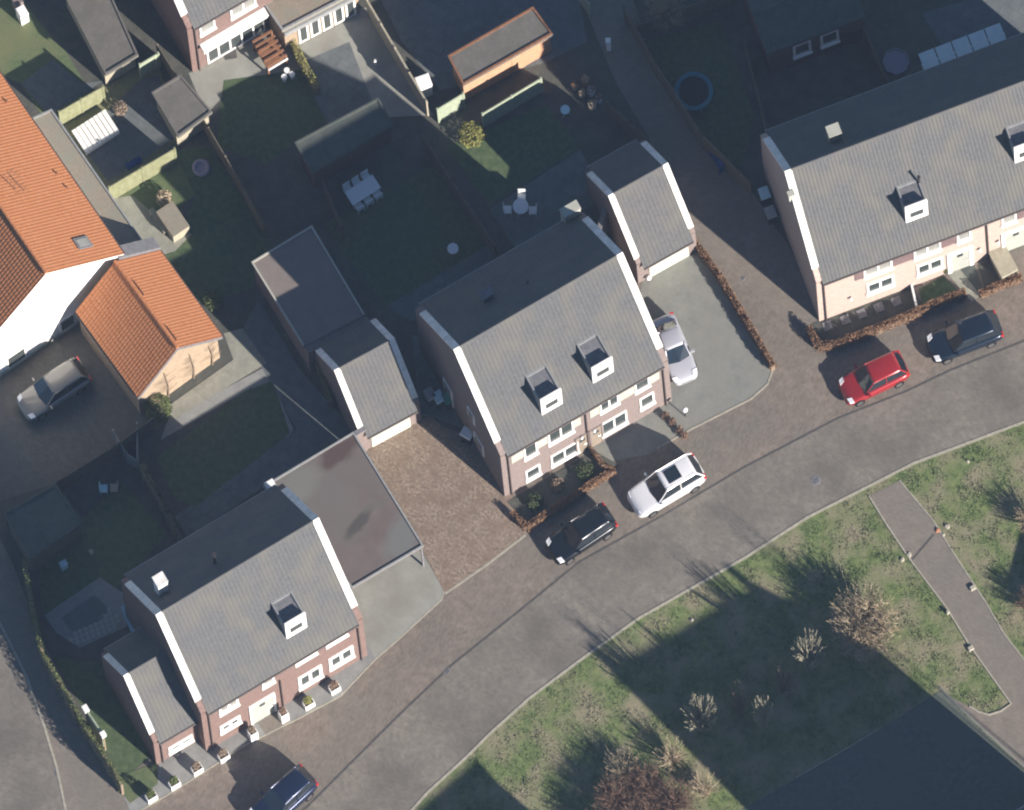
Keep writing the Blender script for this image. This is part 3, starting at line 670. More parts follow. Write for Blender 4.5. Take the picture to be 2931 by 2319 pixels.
rf6 = tiled_side(H6, wg, -.35, LN, he, zr, 'orange')
m = MB()
for sg in (1, -1):
    tn = (zr - he) / wg; x0 = (wg + .02) * sg; ze_ = he - .02 * tn
    p8 = [(x0, -.37, ze_ - .2), (x0, -.30, ze_ - .2), (0, -.30, zr - .2), (0, -.37, zr - .2), (x0, -.37, ze_ + .02), (x0, -.30, ze_ + .02), (0, -.30, zr + .02), (0, -.37, zr + .02)]
    m.hexa(p8 if sg > 0 else [p8[3], p8[2], p8[1], p8[0], p8[7], p8[6], p8[5], p8[4]])
m.build('bargeboard', 'paint', H6)
m = MB(); m.tube([(wg + .08, -.3, he - .12), (wg + .08, LN, he - .12)], .07, 6); m.build('gutter', 'gutter', H6)
c6 = Vector((CX, CY, CH))
def uz6(X, Y, h=H6, o=ap):
    d = G(X, Y) - c6; nn = ng; t = (Vector((o.x, o.y, 0)) - c6).dot(nn) / d.dot(nn); p = c6 + d * t
    return (p - Vector((o.x, o.y, 0))).dot(dg), p.z
for (x, y) in ((158, 846), (80, 970)):
    u, z = uz6(x, y); m = MB(); m.lathe([(0, 0), (.13, 0), (.15, .02)], 12); m = MB(); m.box(u - .12, u + .12, -.04, .0, z - .16, z + .16); m.build('wall_vent', 'panel_grey', H6)
for bx in (((110, 560), (340, 330)), ((760, 100), (960, 20))):
    u0, z0 = uz6(*zB(bx[0][0], bx[0][1] + 40)); u1, z1 = uz6(*zB(bx[1][0], bx[1][1] + 40)); z0 = max(.4, z0)
    m = MB(); m.box(u0, u1, -.06, 0, z0, z0 + 1.3); o = m.build('window', 'paint', H6)
    m = MB(); m.box(u0 + .12, u1 - .12, -.075, 0, z0 + .12, z0 + 1.18); m.build('pane', 'glass', o)
m = MB(); m.box(-wg, wg, -.05, -.0, .02, .38); m.build('plinth', 'panel_grey', H6)
# roof window, aerial and pipes on the orange roof
def on_roof6(X, Y, org=ap, d=dg, n=ng, w_=wg, he=he, zr=zr):
    for i in range(400):
        z = he + (zr - he) * i / 400; p = P(X, Y, z) - Vector((org.x, org.y, 0)); u = p.dot(d)
        if abs(he + (zr - he) * (1 - abs(u) / w_) - z) < .03: return u, p.dot(n), z
    return None
r_ = on_roof6(238, 698)
if r_:
    u, y, z = r_; tn = (zr - he) / wg; m = MB()
    def qq(a, b, h): return (a, b, z - (a - u) * tn + h + .08)
    m.hexa([qq(u - .45, y - .35, 0), qq(u + .45, y - .35, 0), qq(u + .45, y + .35, 0), qq(u - .45, y + .35, 0), qq(u - .45, y - .35, .12), qq(u + .45, y - .35, .12), qq(u + .45, y + .35, .12), qq(u - .45, y + .35, .12)]); o = m.build('roof_window', 'lead', rf6)
    m = MB(); m.hexa([qq(u - .33, y - .23, .1), qq(u + .33, y - .23, .1), qq(u + .33, y + .23, .1), qq(u - .33, y + .23, .1), qq(u - .33, y - .23, .15), qq(u + .33, y - .23, .15), qq(u + .33, y + .23, .15), qq(u - .33, y + .23, .15)]); m.build('pane', 'glass_pale', o)
for X, Y in ((20, 295), (163, 500), (192, 540)):
    r_ = on_roof6(X, Y)
    if r_: u, y, z = r_; m = MB(); m.tube([(u, y, z - .1), (u, y, z + .3)], .06, 6); m.build('vent_pipe', 'woodred', rf6)
r_ = on_roof6(45, 545)
if r_:
    u, y, z = r_; m = MB(); m.tube([(u, y, z - .1), (u, y, z + 1.6)], .03, 5); m.tube([(u - .1, y + .6, z + 1.45), (u + .1, y - .9, z + 1.45)], .025, 5)
    for i in range(6): m.tube([(u - .42, y + .5 - i * .25, z + 1.45), (u + .42, y + .5 - i * .25, z + 1.45)], .022, 4)
    m.build('aerial', 'woodred', rf6)
# annex with orange roof
a7 = P(508, 997, 5.6); w7 = 2.95; he7, zr7 = 3.1, 5.6
b7 = P(345, 772, 5.6); n7 = Vector((b7.x - a7.x, b7.y - a7.y, 0)); l7 = n7.length + .55; n7.normalize(); d7 = Vector((n7.y, -n7.x, 0))
H7 = thing('annex', 'orange tiled annex of the white house, with climbing branches on its gable', 'annex', (a7.x, a7.y, 0), math.atan2(d7.y, d7.x))
m = MB(); prof = [(-w7 + .15, 0), (w7 - .15, 0), (w7 - .15, he7), (0, zr7 - .1), (-w7 + .15, he7)]
vs = [(x, .3, z) for x, z in prof] + [(x, l7, z) for x, z in prof]
m.add(vs, [(0, 1, 2, 3, 4), (9, 8, 7, 6, 5), (0, 5, 6, 1), (1, 6, 7, 2), (2, 7, 8, 3), (3, 8, 9, 4), (4, 9, 5, 0)]); m.build('wall', 'bricksand', H7)
rf7 = tiled_side(H7, w7, 0, l7, he7, zr7, 'orange')
m = MB()
for sg in (1, -1):
    tn = (zr7 - he7) / w7; x0 = (w7 + .02) * sg; ze_ = he7 - .02 * tn
    p8 = [(x0, -.03, ze_ - .22), (x0, .04, ze_ - .22), (0, .04, zr7 - .22), (0, -.03, zr7 - .22), (x0, -.03, ze_ + .02), (x0, .04, ze_ + .02), (0, .04, zr7 + .02), (0, -.03, zr7 + .02)]
    m.hexa(p8 if sg > 0 else [p8[3], p8[2], p8[1], p8[0], p8[7], p8[6], p8[5], p8[4]])
m.build('bargeboard', 'lead', H7)
for sg in (1, -1):
    m = MB(); m.tube([((w7 + .08) * sg, 0, he7 - .12), ((w7 + .08) * sg, l7, he7 - .12)], .06, 6); m.build('gutter', 'gutter', H7)
for y in (.9, l7 - 2.0):
    m = MB(); m.tube([(.25, y - .5, zr7 - .05), (.25, y + .5, zr7 - .05)], .05, 6); m.tube([(.25, y, zr7 - .3), (.25, y, zr7 - .05)], .03, 5); m.build('roof_hook', 'woodred', rf7)
m = MB(); m.hexa([(.3, l7 + .02, 2.4), (w7 + .1, l7 + .02, 2.4), (w7 + .1, l7 + .75, 2.4), (.3, l7 + .75, 2.4), (.3, l7 + .02, zr7 + .1), (w7 + .1, l7 + .02, he7 + .25), (w7 + .1, l7 + .75, he7 + .25), (.3, l7 + .75, zr7 + .1)]); m.build('parapet', 'lead', H7)
# bare climbing branches on the gable
cl = thing('climbing_plant', 'bare branched climber trained on the sand brick gable', 'plant', (a7.x, a7.y, 0), math.atan2(d7.y, d7.x))
m = MB(); random.seed(5)
for bx in (-.9, .9, 2.2):
    m.tube([(bx, .22, 0), (bx + .1, .2, 1.2), (bx - .05, .2, 2.5 if bx > 2 else 3.2)], .05, 5, .02)
    for k in range(9):
        z = .7 + k * .25; s_ = random.choice((-1, 1)); m.tube([(bx, .2, z), (bx + s_ * random.uniform(.3, .9), .18, z + random.uniform(.1, .4))], .025, 4, .008)
m.build('branches', 'twigbrown', cl)
# grey parapet strip where the annex meets the house, flat roof along the house
flat_building('lean_to', 'narrow gravel roofed lean-to along the orange roofed house', 'lean-to', (P and (418, 702), (420, 704), (150, 312), (97, 345)), 2.9, 'white', 'gravel', tw=.1) if False else None
pc = [(340, 742), (419, 704), (148, 312), (70, 348)]
LT, lc, _ = flat_building('lean_to', 'narrow gravel roofed lean-to along the right eave of the white house', 'lean-to', (pc[0], pc[1], pc[2], pc[3]), 2.9, 'white', 'gravel', tw=.1)

# --- dark building at top right with two white windows, veranda
B8 = House('bungalow', 'shaded brick building at the top right with two small white framed windows', 'house', (2198, 149), (2470, 45), 3.0, 4.2, .5, 'brickdark', 'roofdark', coping=False, ov=.1)
for bx in ((378, 302, 508, 440), (590, 220, 722, 358)):
    u0, z0, u1, z1 = B8.rect(T(4, 1), *bx); B8.window(u0, max(.5, z0), u1, min(2.85, z1), 1, fw=.13)
vr = [T(4, 1)(1400, 580), T(4, 1)(2040, 335), T(4, 1)(2005, 235), T(4, 1)(1380, 475)]
pw = [P(*c, 3.0) for c in vr]; e = (pw[1] - pw[0]).normalized()
V8 = thing('veranda', 'white veranda roof of pale square panels behind the terrace', 'veranda', (pw[0].x, pw[0].y, 0), math.atan2(e.y, e.x))
wv = (pw[1] - pw[0]).length; n_ = Vector((-e.y, e.x, 0)); dv = (pw[3] - pw[0]).dot(n_)
for i in range(5):
    a = wv * i / 5 + .03; b = wv * (i + 1) / 5 - .05; m = MB(); m.hexa([(a, -.9, 3.15), (b, -.9, 3.15), (b, dv + .5, 2.95), (a, dv + .5, 2.95), (a, -.9, 3.19), (b, -.9, 3.19), (b, dv + .5, 2.99), (a, dv + .5, 2.99)]); m.build('roof_panel', 'poly', V8)
for x in (.1, wv / 2, wv - .1): m = MB(); m.box(x - .05, x + .05, dv - .2, dv - .1, 0, 2.94); m.build('post', 'paintwhite', V8)
m = MB(); m.box(0, wv, dv - .22, dv - .08, 2.8, 2.94); m.build('beam', 'paintwhite', V8)

# --- sheds
def shed(label, corners, z, wall, roof, front=None, ov=.45, **k):
    k.setdefault('trim', roof); k['fo'] = ov if front else .16
    root, lc, pw = flat_building('shed', label, 'shed', corners, z, wall, roof, **k)
    if front:
        m = MB(); m.box(.1, lc[1][0] - .1, ov - .1, ov - .005, .02, z - .25); o = m.build('front_wall', front, root)
        m = MB(); c = lc[1][0] * .55; m.box(c, c + .85, ov - .13, ov - .1, .05, z - .4); m.build('door', front, o)
    return root
t1 = T(1, 1)
shed('long flat shed with beige front, below the top edge left of the red brick house', (t1(815, 580), t1(1070, 425), t1(850, -60), t1(470, -80)), 2.1, 'woodbeige', 'shedroof', 'woodbeige')
shed('small flat shed with beige front standing alone in the garden by the lawn', (t1(1375, 1060), t1(1640, 865), t1(1395, 575), t1(1170, 715)), 2.1, 'woodbeige', 'shedroof', 'woodbeige')
shed('wide flat shed with bright orange timber front', ((1325, 244), (1583, 97), (1526, 19), (1281, 160)), 2.5, 'woodorange', 'shedroof', 'woodorange', ov=.3, trim='woodred')
shed('dark flat roofed shed lying wholly in shade between the gardens', (t2 := T(2, 1)(520, 1340), T(2, 1)(1150, 965), T(2, 1)(1035, 755), T(2, 1)(385, 1100)), 2.4, 'brickdark', 'roofdark')
shed('shaded dark shed at the far left behind the side street', ((85, 1600), (238, 1497), (160, 1385), (10, 1470)), 2.3, 'fence', 'roofdark')

# --- off-frame neighbours south of the street (they stand where their shadows fall from)
def sd_img(X, Y, z):   # ridge end whose shadow falls at ground pixel X,Y
    k = 1 / math.tan(R(ELEV)); g_ = G(X, Y); return g_ + Vector((math.sin(R(AZ)), math.cos(R(AZ)), 0)) * (k * z)
def far_house(label, X1, Y1, X2, Y2, zr, rise, hd, chim):
    a = sd_img(X1, Y1, zr); b = sd_img(X2, Y2, zr); e = (b - a); Wd = e.length; e.normalize(); n = Vector((-e.y, e.x, 0))
    root = thing('house', label, 'house', (a.x, a.y, 0), math.atan2(e.y, e.x)); he = zr - rise
    m = MB(); prof = [(-hd, 0), (-hd, he), (0, zr), (hd, he), (hd, 0)]
    vs = [(0, y, z) for y, z in prof] + [(Wd, y, z) for y, z in prof]
    m.add(vs, [(0, 1, 2, 3, 4), (9, 8, 7, 6, 5), (0, 5, 6, 1), (3, 8, 9, 4)]); m.build('wall', 'brickred', root)
    m = MB(); m.hexa([(0, -hd - .15, he - .15), (Wd, -hd - .15, he - .15), (Wd, 0, zr - .02), (0, 0, zr - .02), (0, -hd - .15, he), (Wd, -hd - .15, he), (Wd, 0, zr + .1), (0, 0, zr + .1)])
    m.hexa([(0, 0, zr - .02), (Wd, 0, zr - .02), (Wd, hd + .15, he - .15), (0, hd + .15, he - .15), (0, 0, zr + .1), (Wd, 0, zr + .1), (Wd, hd + .15, he), (0, hd + .15, he)]); rf = m.build('roof', 'roofgrey', root)
    m = MB(); m.tube([(0, hd + .2, he - .08), (Wd, hd + .2, he - .08)], .07, 6); m.build('gutter', 'trim', root)
    for x in chim: m = MB(); m.box(x - .17, x + .17, -.17, .17, zr - .3, zr + .85); m.build('chimney', 'brickred', rf)
    return root
far_house('red brick house beyond the lower right corner, only its gutter showing', 1751, 1921, 2172, 1678, 11.2, 4.5, 4.6, (.35, 9.4))
ck = sd_img(1360, 2172, 9.0); bk = thing('apartment_block', 'flat roofed block below the bottom edge, seen only by the corner of its shadow', 'building', (ck.x, ck.y, 0), R(-49))
m = MB(); m.box(.2, 10, -9.8, -.2, 0, 8.8); m.build('wall', 'brickred', bk); m = MB(); m.box(0, 10.2, -10, 0, 8.8, 9.0); m.build('roof', 'roofdark', bk)

# ------------------------------------------------------------------ fences, walls
def fence(label, pts, h=1.8, mat='fence', th=.06, post=True, cat='fence', name='fence', top=None):
    """pts: photograph pixels of the fence foot"""
    w_ = [G(*p) for p in pts]; root = thing(name, label, cat, w_[0])
    for i in range(len(w_) - 1):
        a, b = w_[i] - w_[0], w_[i + 1] - w_[0]; d = (b - a); L_ = d.length; d.normalize(); n = Vector((-d.y, d.x, 0)) * th / 2
        m = MB(); m.hexa([(*(a - n).xy, .03), (*(b - n).xy, .03), (*(b + n).xy, .03), (*(a + n).xy, .03), (*(a - n).xy, h), (*(b - n).xy, h), (*(b + n).xy, h), (*(a + n).xy, h)])
        m.build('panel', mat, root)
        if post:
            k = max(1, round(L_ / 1.85))
            for j in range(k + 1):
                c = a + d * (L_ * j / k); m = MB(); m.obox((c.x, c.y, 0), (.11, .11, h + .07), math.atan2(d.y, d.x)); m.build('post', mat, root)
    return root
fence('beige timber fence left of the long beige fronted shed', [(175, 360), (300, 288)], 1.8, 'fenceolive')
fence('short pale fence between the long shed and the lit garden strip', [(405, 222), (458, 190)], 1.7, 'fencegreen')
fence('beige fence below the shaded garden terrace, left of the small shed', [(318, 575), (505, 465)], 1.8, 'fenceolive')
fence('timber fence between the small shed and the red brick house garden', [(455, 165), (520, 270), (600, 400), (700, 570), (760, 680)], 1.7, 'fence')
fence('tall timber fence between the two gardens at the top', [(1055, 40), (1175, 245), (1225, 330)], 1.8, 'woodbeige', .12)
fence('pale green fence left of the orange fronted shed', [(1256, 350), (1330, 305)], 1.7, 'fencegreen')
fence('long pale green fence in front of the orange shed', [(1385, 363), (1552, 262)], 1.7, 'fencegreen')
fence('pale green fence right of the top middle gardens', [(1660, 5), (1690, 50)], 1.7, 'fencegreen')
fence('fence from the shaded shed down to the flat garage roof', [(930, 560), (985, 690)], 1.8, 'fence')
fence('fence between the two shaded back gardens of the central houses', [(1215, 430), (1300, 560), (1420, 740)], 1.8, 'fence')
fence('fence along the brick path behind the right garage', [(1740, 330), (1840, 420), (1910, 500)], 1.8, 'fence')
fence('fence on the far side of the shaded brick path', [(1790, 60), (1880, 220), (2010, 420), (2150, 560)], 1.8, 'fence')
fence('fence behind the round trampoline', [(1830, 110), (2110, 10)], 1.8, 'fence')
fence('fence between bungalow garden and the terrace garden', [(2135, 160), (2200, 420)], 1.8, 'fence')
fence('fence beside the shaded lawn of the terrace', [(2470, 110), (2570, 330)], 1.8, 'fence')
fence('shaded fence along the courtyard', [(440, 1230), (330, 1310), (170, 1410), (20, 1500)], 1.5, 'fence')
fence('shaded fence between the courtyard garden and the red house garden', [(410, 1380), (480, 1500), (540, 1600)], 1.7, 'fence')
def sun_block(label, a, b, h):
    root = thing('sun_block_wall', label, 'wall', (a.x, a.y, 0), math.atan2(b.y - a.y, b.x - a.x)); L_ = math.hypot(b.x - a.x, b.y - a.y)
    m = MB(); m.box(0, L_, -.1, .1, 0, h - .06); m.build('brickwork', 'brickpink', root); m = MB(); m.box(0, L_, -.14, .14, h - .06, h); m.build('capstones', 'lead', root)
sun_block('added brick wall blocking sun in the gap between the brick houses and right garage', loc2w(H1, H1.W + .02, H1.D - 1.0), loc2w(G2, -.02, 3.6), 2.8)  # added to block the sun through this gap onto the back garden
sun_block('added short brick wall blocking sun between the carport and the left gabled garage', G(1024, 1300), G(1052, 1282), 2.75)  # added to stop a sliver of sun reaching the terrace
# glass-like white corner screen near the courtyard
fence('white metal corner screen beside the courtyard', [(328, 1260), (366, 1325), (396, 1345), (396, 1240)], 1.3, 'trim', .03)
# divider and planter wall at the terrace fronts
fence('low white divider between the terrace front gardens', [z6(1060, 420), z6(1110, 640)], .45, 'paintwhite', .12, False, 'divider', 'garden_divider')
b_ = thing('wooden_planter_box', 'tall beige timber box beside the terrace door', 'planter', G(*z6(1955, 210)), R(-62))
m = MB(); m.box(-.85, .85, -.5, .5, 0, .75); m.build('box', 'woodbeige', b_); m = MB(); m.box(-.88, .88, -.53, .53, .75, .8); m.build('lid', 'woodbeige', b_)

# ------------------------------------------------------------------ vegetation
def leaves(mb, c, rad, n, size, rng, squash=1.0, box=None):
    for _ in range(n):
        while True:
            p = Vector((rng.uniform(-1, 1), rng.uniform(-1, 1), rng.uniform(-1, 1)))
            if box or p.length <= 1: break
        if not box:
            p = p.normalized() * (p.length ** .45)
            k = 1 + .25 * noise.noise(p * 2.3 + Vector(c)); p *= k
        q = Vector((c[0] + p.x * rad[0], c[1] + p.y * rad[1], c[2] + p.z * rad[2]))
        if q.z < .02: q.z = .02 + rng.random() * .1
        a = Vector((rng.gauss(0, 1), rng.gauss(0, 1), rng.gauss(0, .6))).normalized(); b = a.orthogonal().normalized()
        s_ = size * rng.uniform(.6, 1.3); a *= s_; b *= s_ * .7
        mb.add([q - a - b * .3, q + b, q + a, q - b], [(0, 1, 2, 3)])
def hedge(label, pts, h, wd, mat, dens=1100, size=.04, name='hedge', group=None):
    rng = random.Random(len(label)); w_ = [G(*p) for p in pts]; root = thing(name, label, 'hedge', w_[0], 0, group)
    m = MB(); core = MB()
    for i in range(len(w_) - 1):
        a, b = w_[i] - w_[0], w_[i + 1] - w_[0]; d = b - a; L_ = d.length; d.normalize(); n = Vector((-d.y, d.x, 0)); rz = math.atan2(d.y, d.x)
        k = max(2, int(L_ / .35))
        for j in range(k):
            c = a + d * (L_ * (j + .5) / k); hh = h * rng.uniform(.72, .86); core.obox((c.x + rng.gauss(0, .02), c.y, 0), (L_ / k * 1.02, wd * rng.uniform(.4, .55), hh * .9), rz + rng.gauss(0, .06))
        for _ in range(int(dens * L_)):
            t = rng.random() * L_; s_ = rng.uniform(-1, 1); z = rng.random() ** .7
            bulge = 1 + .35 * noise.noise(Vector((a.x + t * .9, i * 3.1, z * 2))); q = a + d * t + n * (s_ * wd / 2 * bulge * (1.0 - .25 * z)); q.z = .03 + z * h * (1 + .22 * noise.noise(Vector((t * 1.7, s_, 7 + i))))
            aa = Vector((rng.gauss(0, 1), rng.gauss(0, 1), rng.gauss(0, .7))).normalized(); bb = aa.orthogonal().normalized(); sz = size * rng.uniform(.6, 1.4)
            m.add([q - aa * sz, q + bb * sz * .7, q + aa * sz, q - bb * sz * .7], [(0, 1, 2, 3)])
    m.build('foliage', mat, root); core.build('twig_core', 'twigbrown', root)
    return root
hedge('brown beech hedge lit along the front garden left of the silver car', [(1466, 1475), (1508, 1518), (1580, 1470), (1650, 1425)], .55, .42, 'beech')
hedge('brown beech hedge in front of the right green bush, behind the dark car', [(1652, 1423), (1700, 1390), (1760, 1352)], .55, .42, 'beech')
hedge('short brown hedge running from the wall between the two front gardens', [(1690, 1290), (1725, 1340), (1755, 1350)], .7, .3, 'beech', 420)
hedge('long brown beech hedge between the grey driveway and the brick path', [(1990, 705), (2060, 800), (2120, 900), (2185, 1010), (2215, 1060)], .7, .45, 'beech')
hedge('brown beech hedge wrapping the corner of the terrace front garden', [(2315, 945), (2342, 1000), (2395, 995), (2500, 955), (2620, 905), (2720, 860), (2765, 845)], .65, .5, 'beech')
hedge('brown beech hedge right of the terrace door path', [(2805, 850), (2870, 822), (2925, 800)], .6, .45, 'beech')
hedge('lime green hedge between the two lit patios at the top', [(840, 140), (870, 200), (910, 270)], 1.1, .55, 'hedgelime', 600)
hedge('ivy covered trellis hedge along the side street pavement', [(125, 1900), (190, 2010), (240, 2100), (300, 2190), (352, 2275)], 2.1, .3, 'ivy', 500)
hedge('dark ivy hedge between side street and shaded gardens', [(75, 1640), (95, 1760), (125, 1895)], 2.3, .4, 'ivy', 450)
hedge('shaded ivy hedge beside the flat rear part of the left garage', [(775, 830), (850, 950), (920, 1080), (950, 1170)], 1.4, .35, 'ivy', 400)
hedge('dark hedge in the shaded garden behind the red brick house', [(408, 1350), (470, 1470), (520, 1560)], 1.4, .5, 'ivy', 400)
def bush(label, X, Y, r, h, mat, n=900, size=.05, name='bush', cat='bush', group=None):
    rng = random.Random(int(X * 3 + Y)); root = thing(name, label, cat, G(X, Y), 0, group)
    m = MB(); leaves(m, (0, 0, h * .52), (r, r, h * .5), n, size, rng); m.build('crown', mat, root)
    s_ = MB()
    for i in range(7):
        t = i * .9; s_.tube([(0, 0, 0), (math.cos(t) * r * .3, math.sin(t) * r * .3, h * .4), (math.cos(t) * r * .6, math.sin(t) * r * .6, h * .75)], .02, 4, .006)
    s_.build('stems', 'twigbrown', root); return root
bush('green bush at the left end of the central house front bed', *z3(470, 1045), .48, .5, 'shrubgreen', 800)
bush('green bush in the bed left of the silver car', *z3(985, 745), .52, .55, 'shrubgreen', 850)
bush('grey plant between the two green bushes of the front bed', *z3(705, 870), .38, .4, 'twigbrown', 700, .04)
bush('dark plant by the terrace door', *z6(1390, 260), .25, .7, 'ivy', 500)
bush('yellow green bush lit in the shaded garden below the pale green fence', 1350, 395, .75, .9, 'hedgelime', 1600)
bush('lit bush beside the gap under the annex eave', 612, 870, .55, 1.0, 'ivy', 900)
bush('dark evergreen at the corner of the annex gable', 455, 1190, .8, 1.8, 'ivy', 2000)
for i, (X, Y) in enumerate(((1905, 1195), (1925, 1212), (1945, 1235), (1960, 1252))):
    bush(['low dark plant nearest the central house wall corner', 'second low dark plant along the grey driveway', 'third low dark plant along the grey driveway', 'low dark plant at the street end of the row'][i], X, Y, .22, .45, 'twigred', 260, .04, 'low_plant', 'plant', 'low plants beside the driveway')
bush('tan bush lit in the upper garden by the beige block', 470, 575, .45, .7, 'twigtan', 700)
bush('dark bush with pale tips near the white deck', 345, 320, .4, .8, 'twigbrown', 600)

def bare_shrub(label, X, Y, r, h, mat, stems=70, seed=1, up=.55, rad=.012, name='bare_shrub', twigs=5):
    rng = random.Random(seed); root = thing(name, label, 'shrub', G(X, Y)); m = MB()
    for i in range(stems):
        t = rng.random() * 2 * math.pi; k = math.sqrt(rng.random()); hh = h * rng.uniform(.6, 1.0) * (1 - .25 * k)
        b0 = Vector((math.cos(t) * .12 * k, math.sin(t) * .12 * k, 0)); e_ = Vector((math.cos(t) * r * k, math.sin(t) * r * k, hh))
        md = b0 + (e_ - b0) * .5; md.z += hh * .12; md += Vector((rng.gauss(0, .05), rng.gauss(0, .05), 0))
        m.tube([b0, md, e_], rad * 1.5, 4, rad * .5, caps=False)
        for _ in range(twigs):
            f = rng.uniform(.35, .95); p = b0.lerp(md, f * 2) if f < .5 else md.lerp(e_, f * 2 - 1)
            q = p + Vector((rng.gauss(0, .16), rng.gauss(0, .16), rng.uniform(.12, .4))) * (r * .6); m.tube([p, q], rad * .7, 3, rad * .3, caps=False)
    m.build('branches', mat, root); return root
bare_shrub('large tan bare shrub beside the footpath, its branches lit', 2480, 1815, 2.35, 2.3, 'twigtan', 300, 3, rad=.022, twigs=8)
bare_shrub('pale bare shrub standing in the big shadow, left of the others', 2010, 2092, 1.15, 4.2, 'twigpale', 95, 4, rad=.026)
bare_shrub('small pale bare shrub in the shadow, right of the largest pale one', 2185, 2085, .75, 4.6, 'twigpale', 50, 5, rad=.026)
bare_shrub('pale bare shrub in the shadow just left of the large tan shrub', 2318, 1915, 1.1, 4.4, 'twigpale', 80, 6, rad=.026)
bare_shrub('faint brown bare shrub low in the shadow below the pale shrub', 2245, 1975, 1.0, 3.2, 'twigbrown', 70, 7)
bare_shrub('faint brown bare shrub between the two pale shrubs', 2118, 2040, 1.0, 3.4, 'twigbrown', 80, 8)
bare_shrub('tan bare shrub on the lit verge, left of the russet thicket', 1790, 2225, 1.5, 1.7, 'twigtan', 120, 9)
bare_shrub('tan green bare shrub at the top edge of the russet thicket', 1925, 2180, 1.1, 1.7, 'twigtan', 90, 10)
bare_shrub('tan bare shrub along the right edge of the russet thicket', 2020, 2270, 1.0, 1.7, 'twigtan', 100, 11)
bare_shrub('beige bare shrub lit at the top edge behind the gardens', 1905, 60, 1.5, 2.8, 'twigtan', 220, 12, twigs=7)
bare_shrub('tan shrub at the right edge above the small shadow', 2950, 1500, 1.1, 1.5, 'twigtan', 130, 13)
bare_shrub('russet shrub at the right edge below the small shadow', 2960, 1740, 1.2, 1.5, 'twigred', 160, 14)
rng = random.Random(21)
for i, (X, Y, r_) in enumerate(((1760, 2300, 1.3), (1850, 2270, 1.4), (1930, 2310, 1.4), (1840, 2370, 1.5), (1950, 2390, 1.4), (1730, 2380, 1.3))):
    bare_shrub(['russet shrub at the left of the thicket', 'russet shrub in the middle of the thicket', 'russet shrub at the right of the thicket', 'russet shrub at the bottom edge, middle', 'russet shrub at the bottom edge, right', 'russet shrub at the bottom edge, left'][i], X, Y, r_, 1.9, 'twigred', 230, 30 + i, rad=.012, twigs=8)
# tall bare trees behind the far house, only their shadows reach the street
def bare_tree(label, X, Y, h, seed):
    base = sd_img(X, Y, h); rng = random.Random(seed); root = thing('bare_tree', label, 'tree', base, 0, 'slender bare trees beyond the lower right corner')
    m = MB(); m.tube([(0, 0, 0), (.05, 0, h * .5), (0, .05, h)], .07, 7, .02); m.build('trunk', 'twigbrown', root); m = MB()
    for i in range(9):
        z = rng.uniform(.7, .93) * h; t = rng.random() * 6.28; L_ = (h - z) * .25 + .4
        p = Vector((0, 0, z)); q = p + Vector((math.cos(t) * L_ * .4, math.sin(t) * L_ * .4, L_)); m.tube([p, q], .02, 3, .01, caps=False)
        for _ in range(2): a = p.lerp(q, rng.uniform(.3, .9)); m.tube([a, a + Vector((rng.gauss(0, .2), rng.gauss(0, .2), rng.uniform(.2, .5)))], .012, 3, .005, caps=False)
    m.build('crown', 'twigbrown', root)
tl_ = ['leftmost', 'second', 'third', 'fourth', 'fifth', 'sixth', 'seventh', 'eighth', 'ninth', 'tenth', 'rightmost']
for i, (X, Y) in enumerate(((1540, 1700), (1600, 1725), (1660, 1715), (1870, 1510), (1900, 1560), (1990, 1415), (2040, 1430))):
    bare_tree('slender bare tree beyond the corner whose shadow on the street is the %s' % tl_[i], X, Y, 15.5 + i * .2, 50 + i)
def bld_shadow():  # unseen block, added only to cast the small shadow at the right edge
    root = thing('shadow_block', 'added low block out of view off the right edge, casting shade on the verge', 'building', sd_img(2925, 1500, 4.0), R(-60))
    m = MB(); m.box(0, 7, -3, 3, 0, 3); m.build('wall', 'brickred', root)
    m = MB(); m.hexa([(0, -3.2, 3), (7, -3.2, 3), (7, 3.2, 3), (0, 3.2, 3), (0, -.1, 4), (7, -.1, 4), (7, .1, 4), (0, .1, 4)]); m.build('roof', 'roofdark', root)
bld_shadow()

# rough grass
vp = [(1120, 2375)] + LO[1:] + [(3000, 2400), (1100, 2400)]
foot = PL + [(2831, 2045), (2712, 1990), (2931, 2200), (3050, 2300)] + PR[::-1]
court = [(2110, 2325), (2279, 2229), (2513, 2092), (2695, 1975), (2760, 2044), (2931, 2205), (3080, 2350), (3080, 2800), (1900, 2800)]
rng = random.Random(99); m = MB(); cnt = 0
while cnt < 12000:
    X, Y = rng.uniform(1150, 2960), rng.uniform(1180, 2350)
    if not inpoly(X, Y, vp) or inpoly(X, Y, foot) or inpoly(X, Y, court): continue
    dn = noise.noise(Vector((X / 60, Y / 60, 3))) + .5 * noise.noise(Vector((X / 22, Y / 22, 9)))
    if dn < rng.uniform(-.5, .35): continue
    if min(abs(Y - (LO[i][1] + (LO[i + 1][1] - LO[i][1]) * (X - LO[i][0]) / (LO[i + 1][0] - LO[i][0]))) for i in range(len(LO) - 1) if LO[i][0] <= X <= LO[i + 1][0]) < 18: continue
    g_ = G(X, Y); hh = rng.uniform(.03, .08) * (1 + max(0, dn) * 1.0)
    for _ in range(4):
        t = rng.random() * 6.28; a = Vector((math.cos(t), math.sin(t), 0)); o_ = Vector((rng.gauss(0, .05), rng.gauss(0, .05), 0))
        s_ = rng.uniform(.018, .035); b = Vector((-a.y, a.x, 0)) * s_
        m.add([g_ + o_ - b + Vector((0, 0, .014)), g_ + o_ + b + Vector((0, 0, .014)), g_ + o_ + a * hh * .7 + Vector((0, 0, hh))], [(0, 1, 2)])
    cnt += 1
m.build('grass', 'grassblade', kind='stuff', label='rough tufted grass on the verge', category='grass')

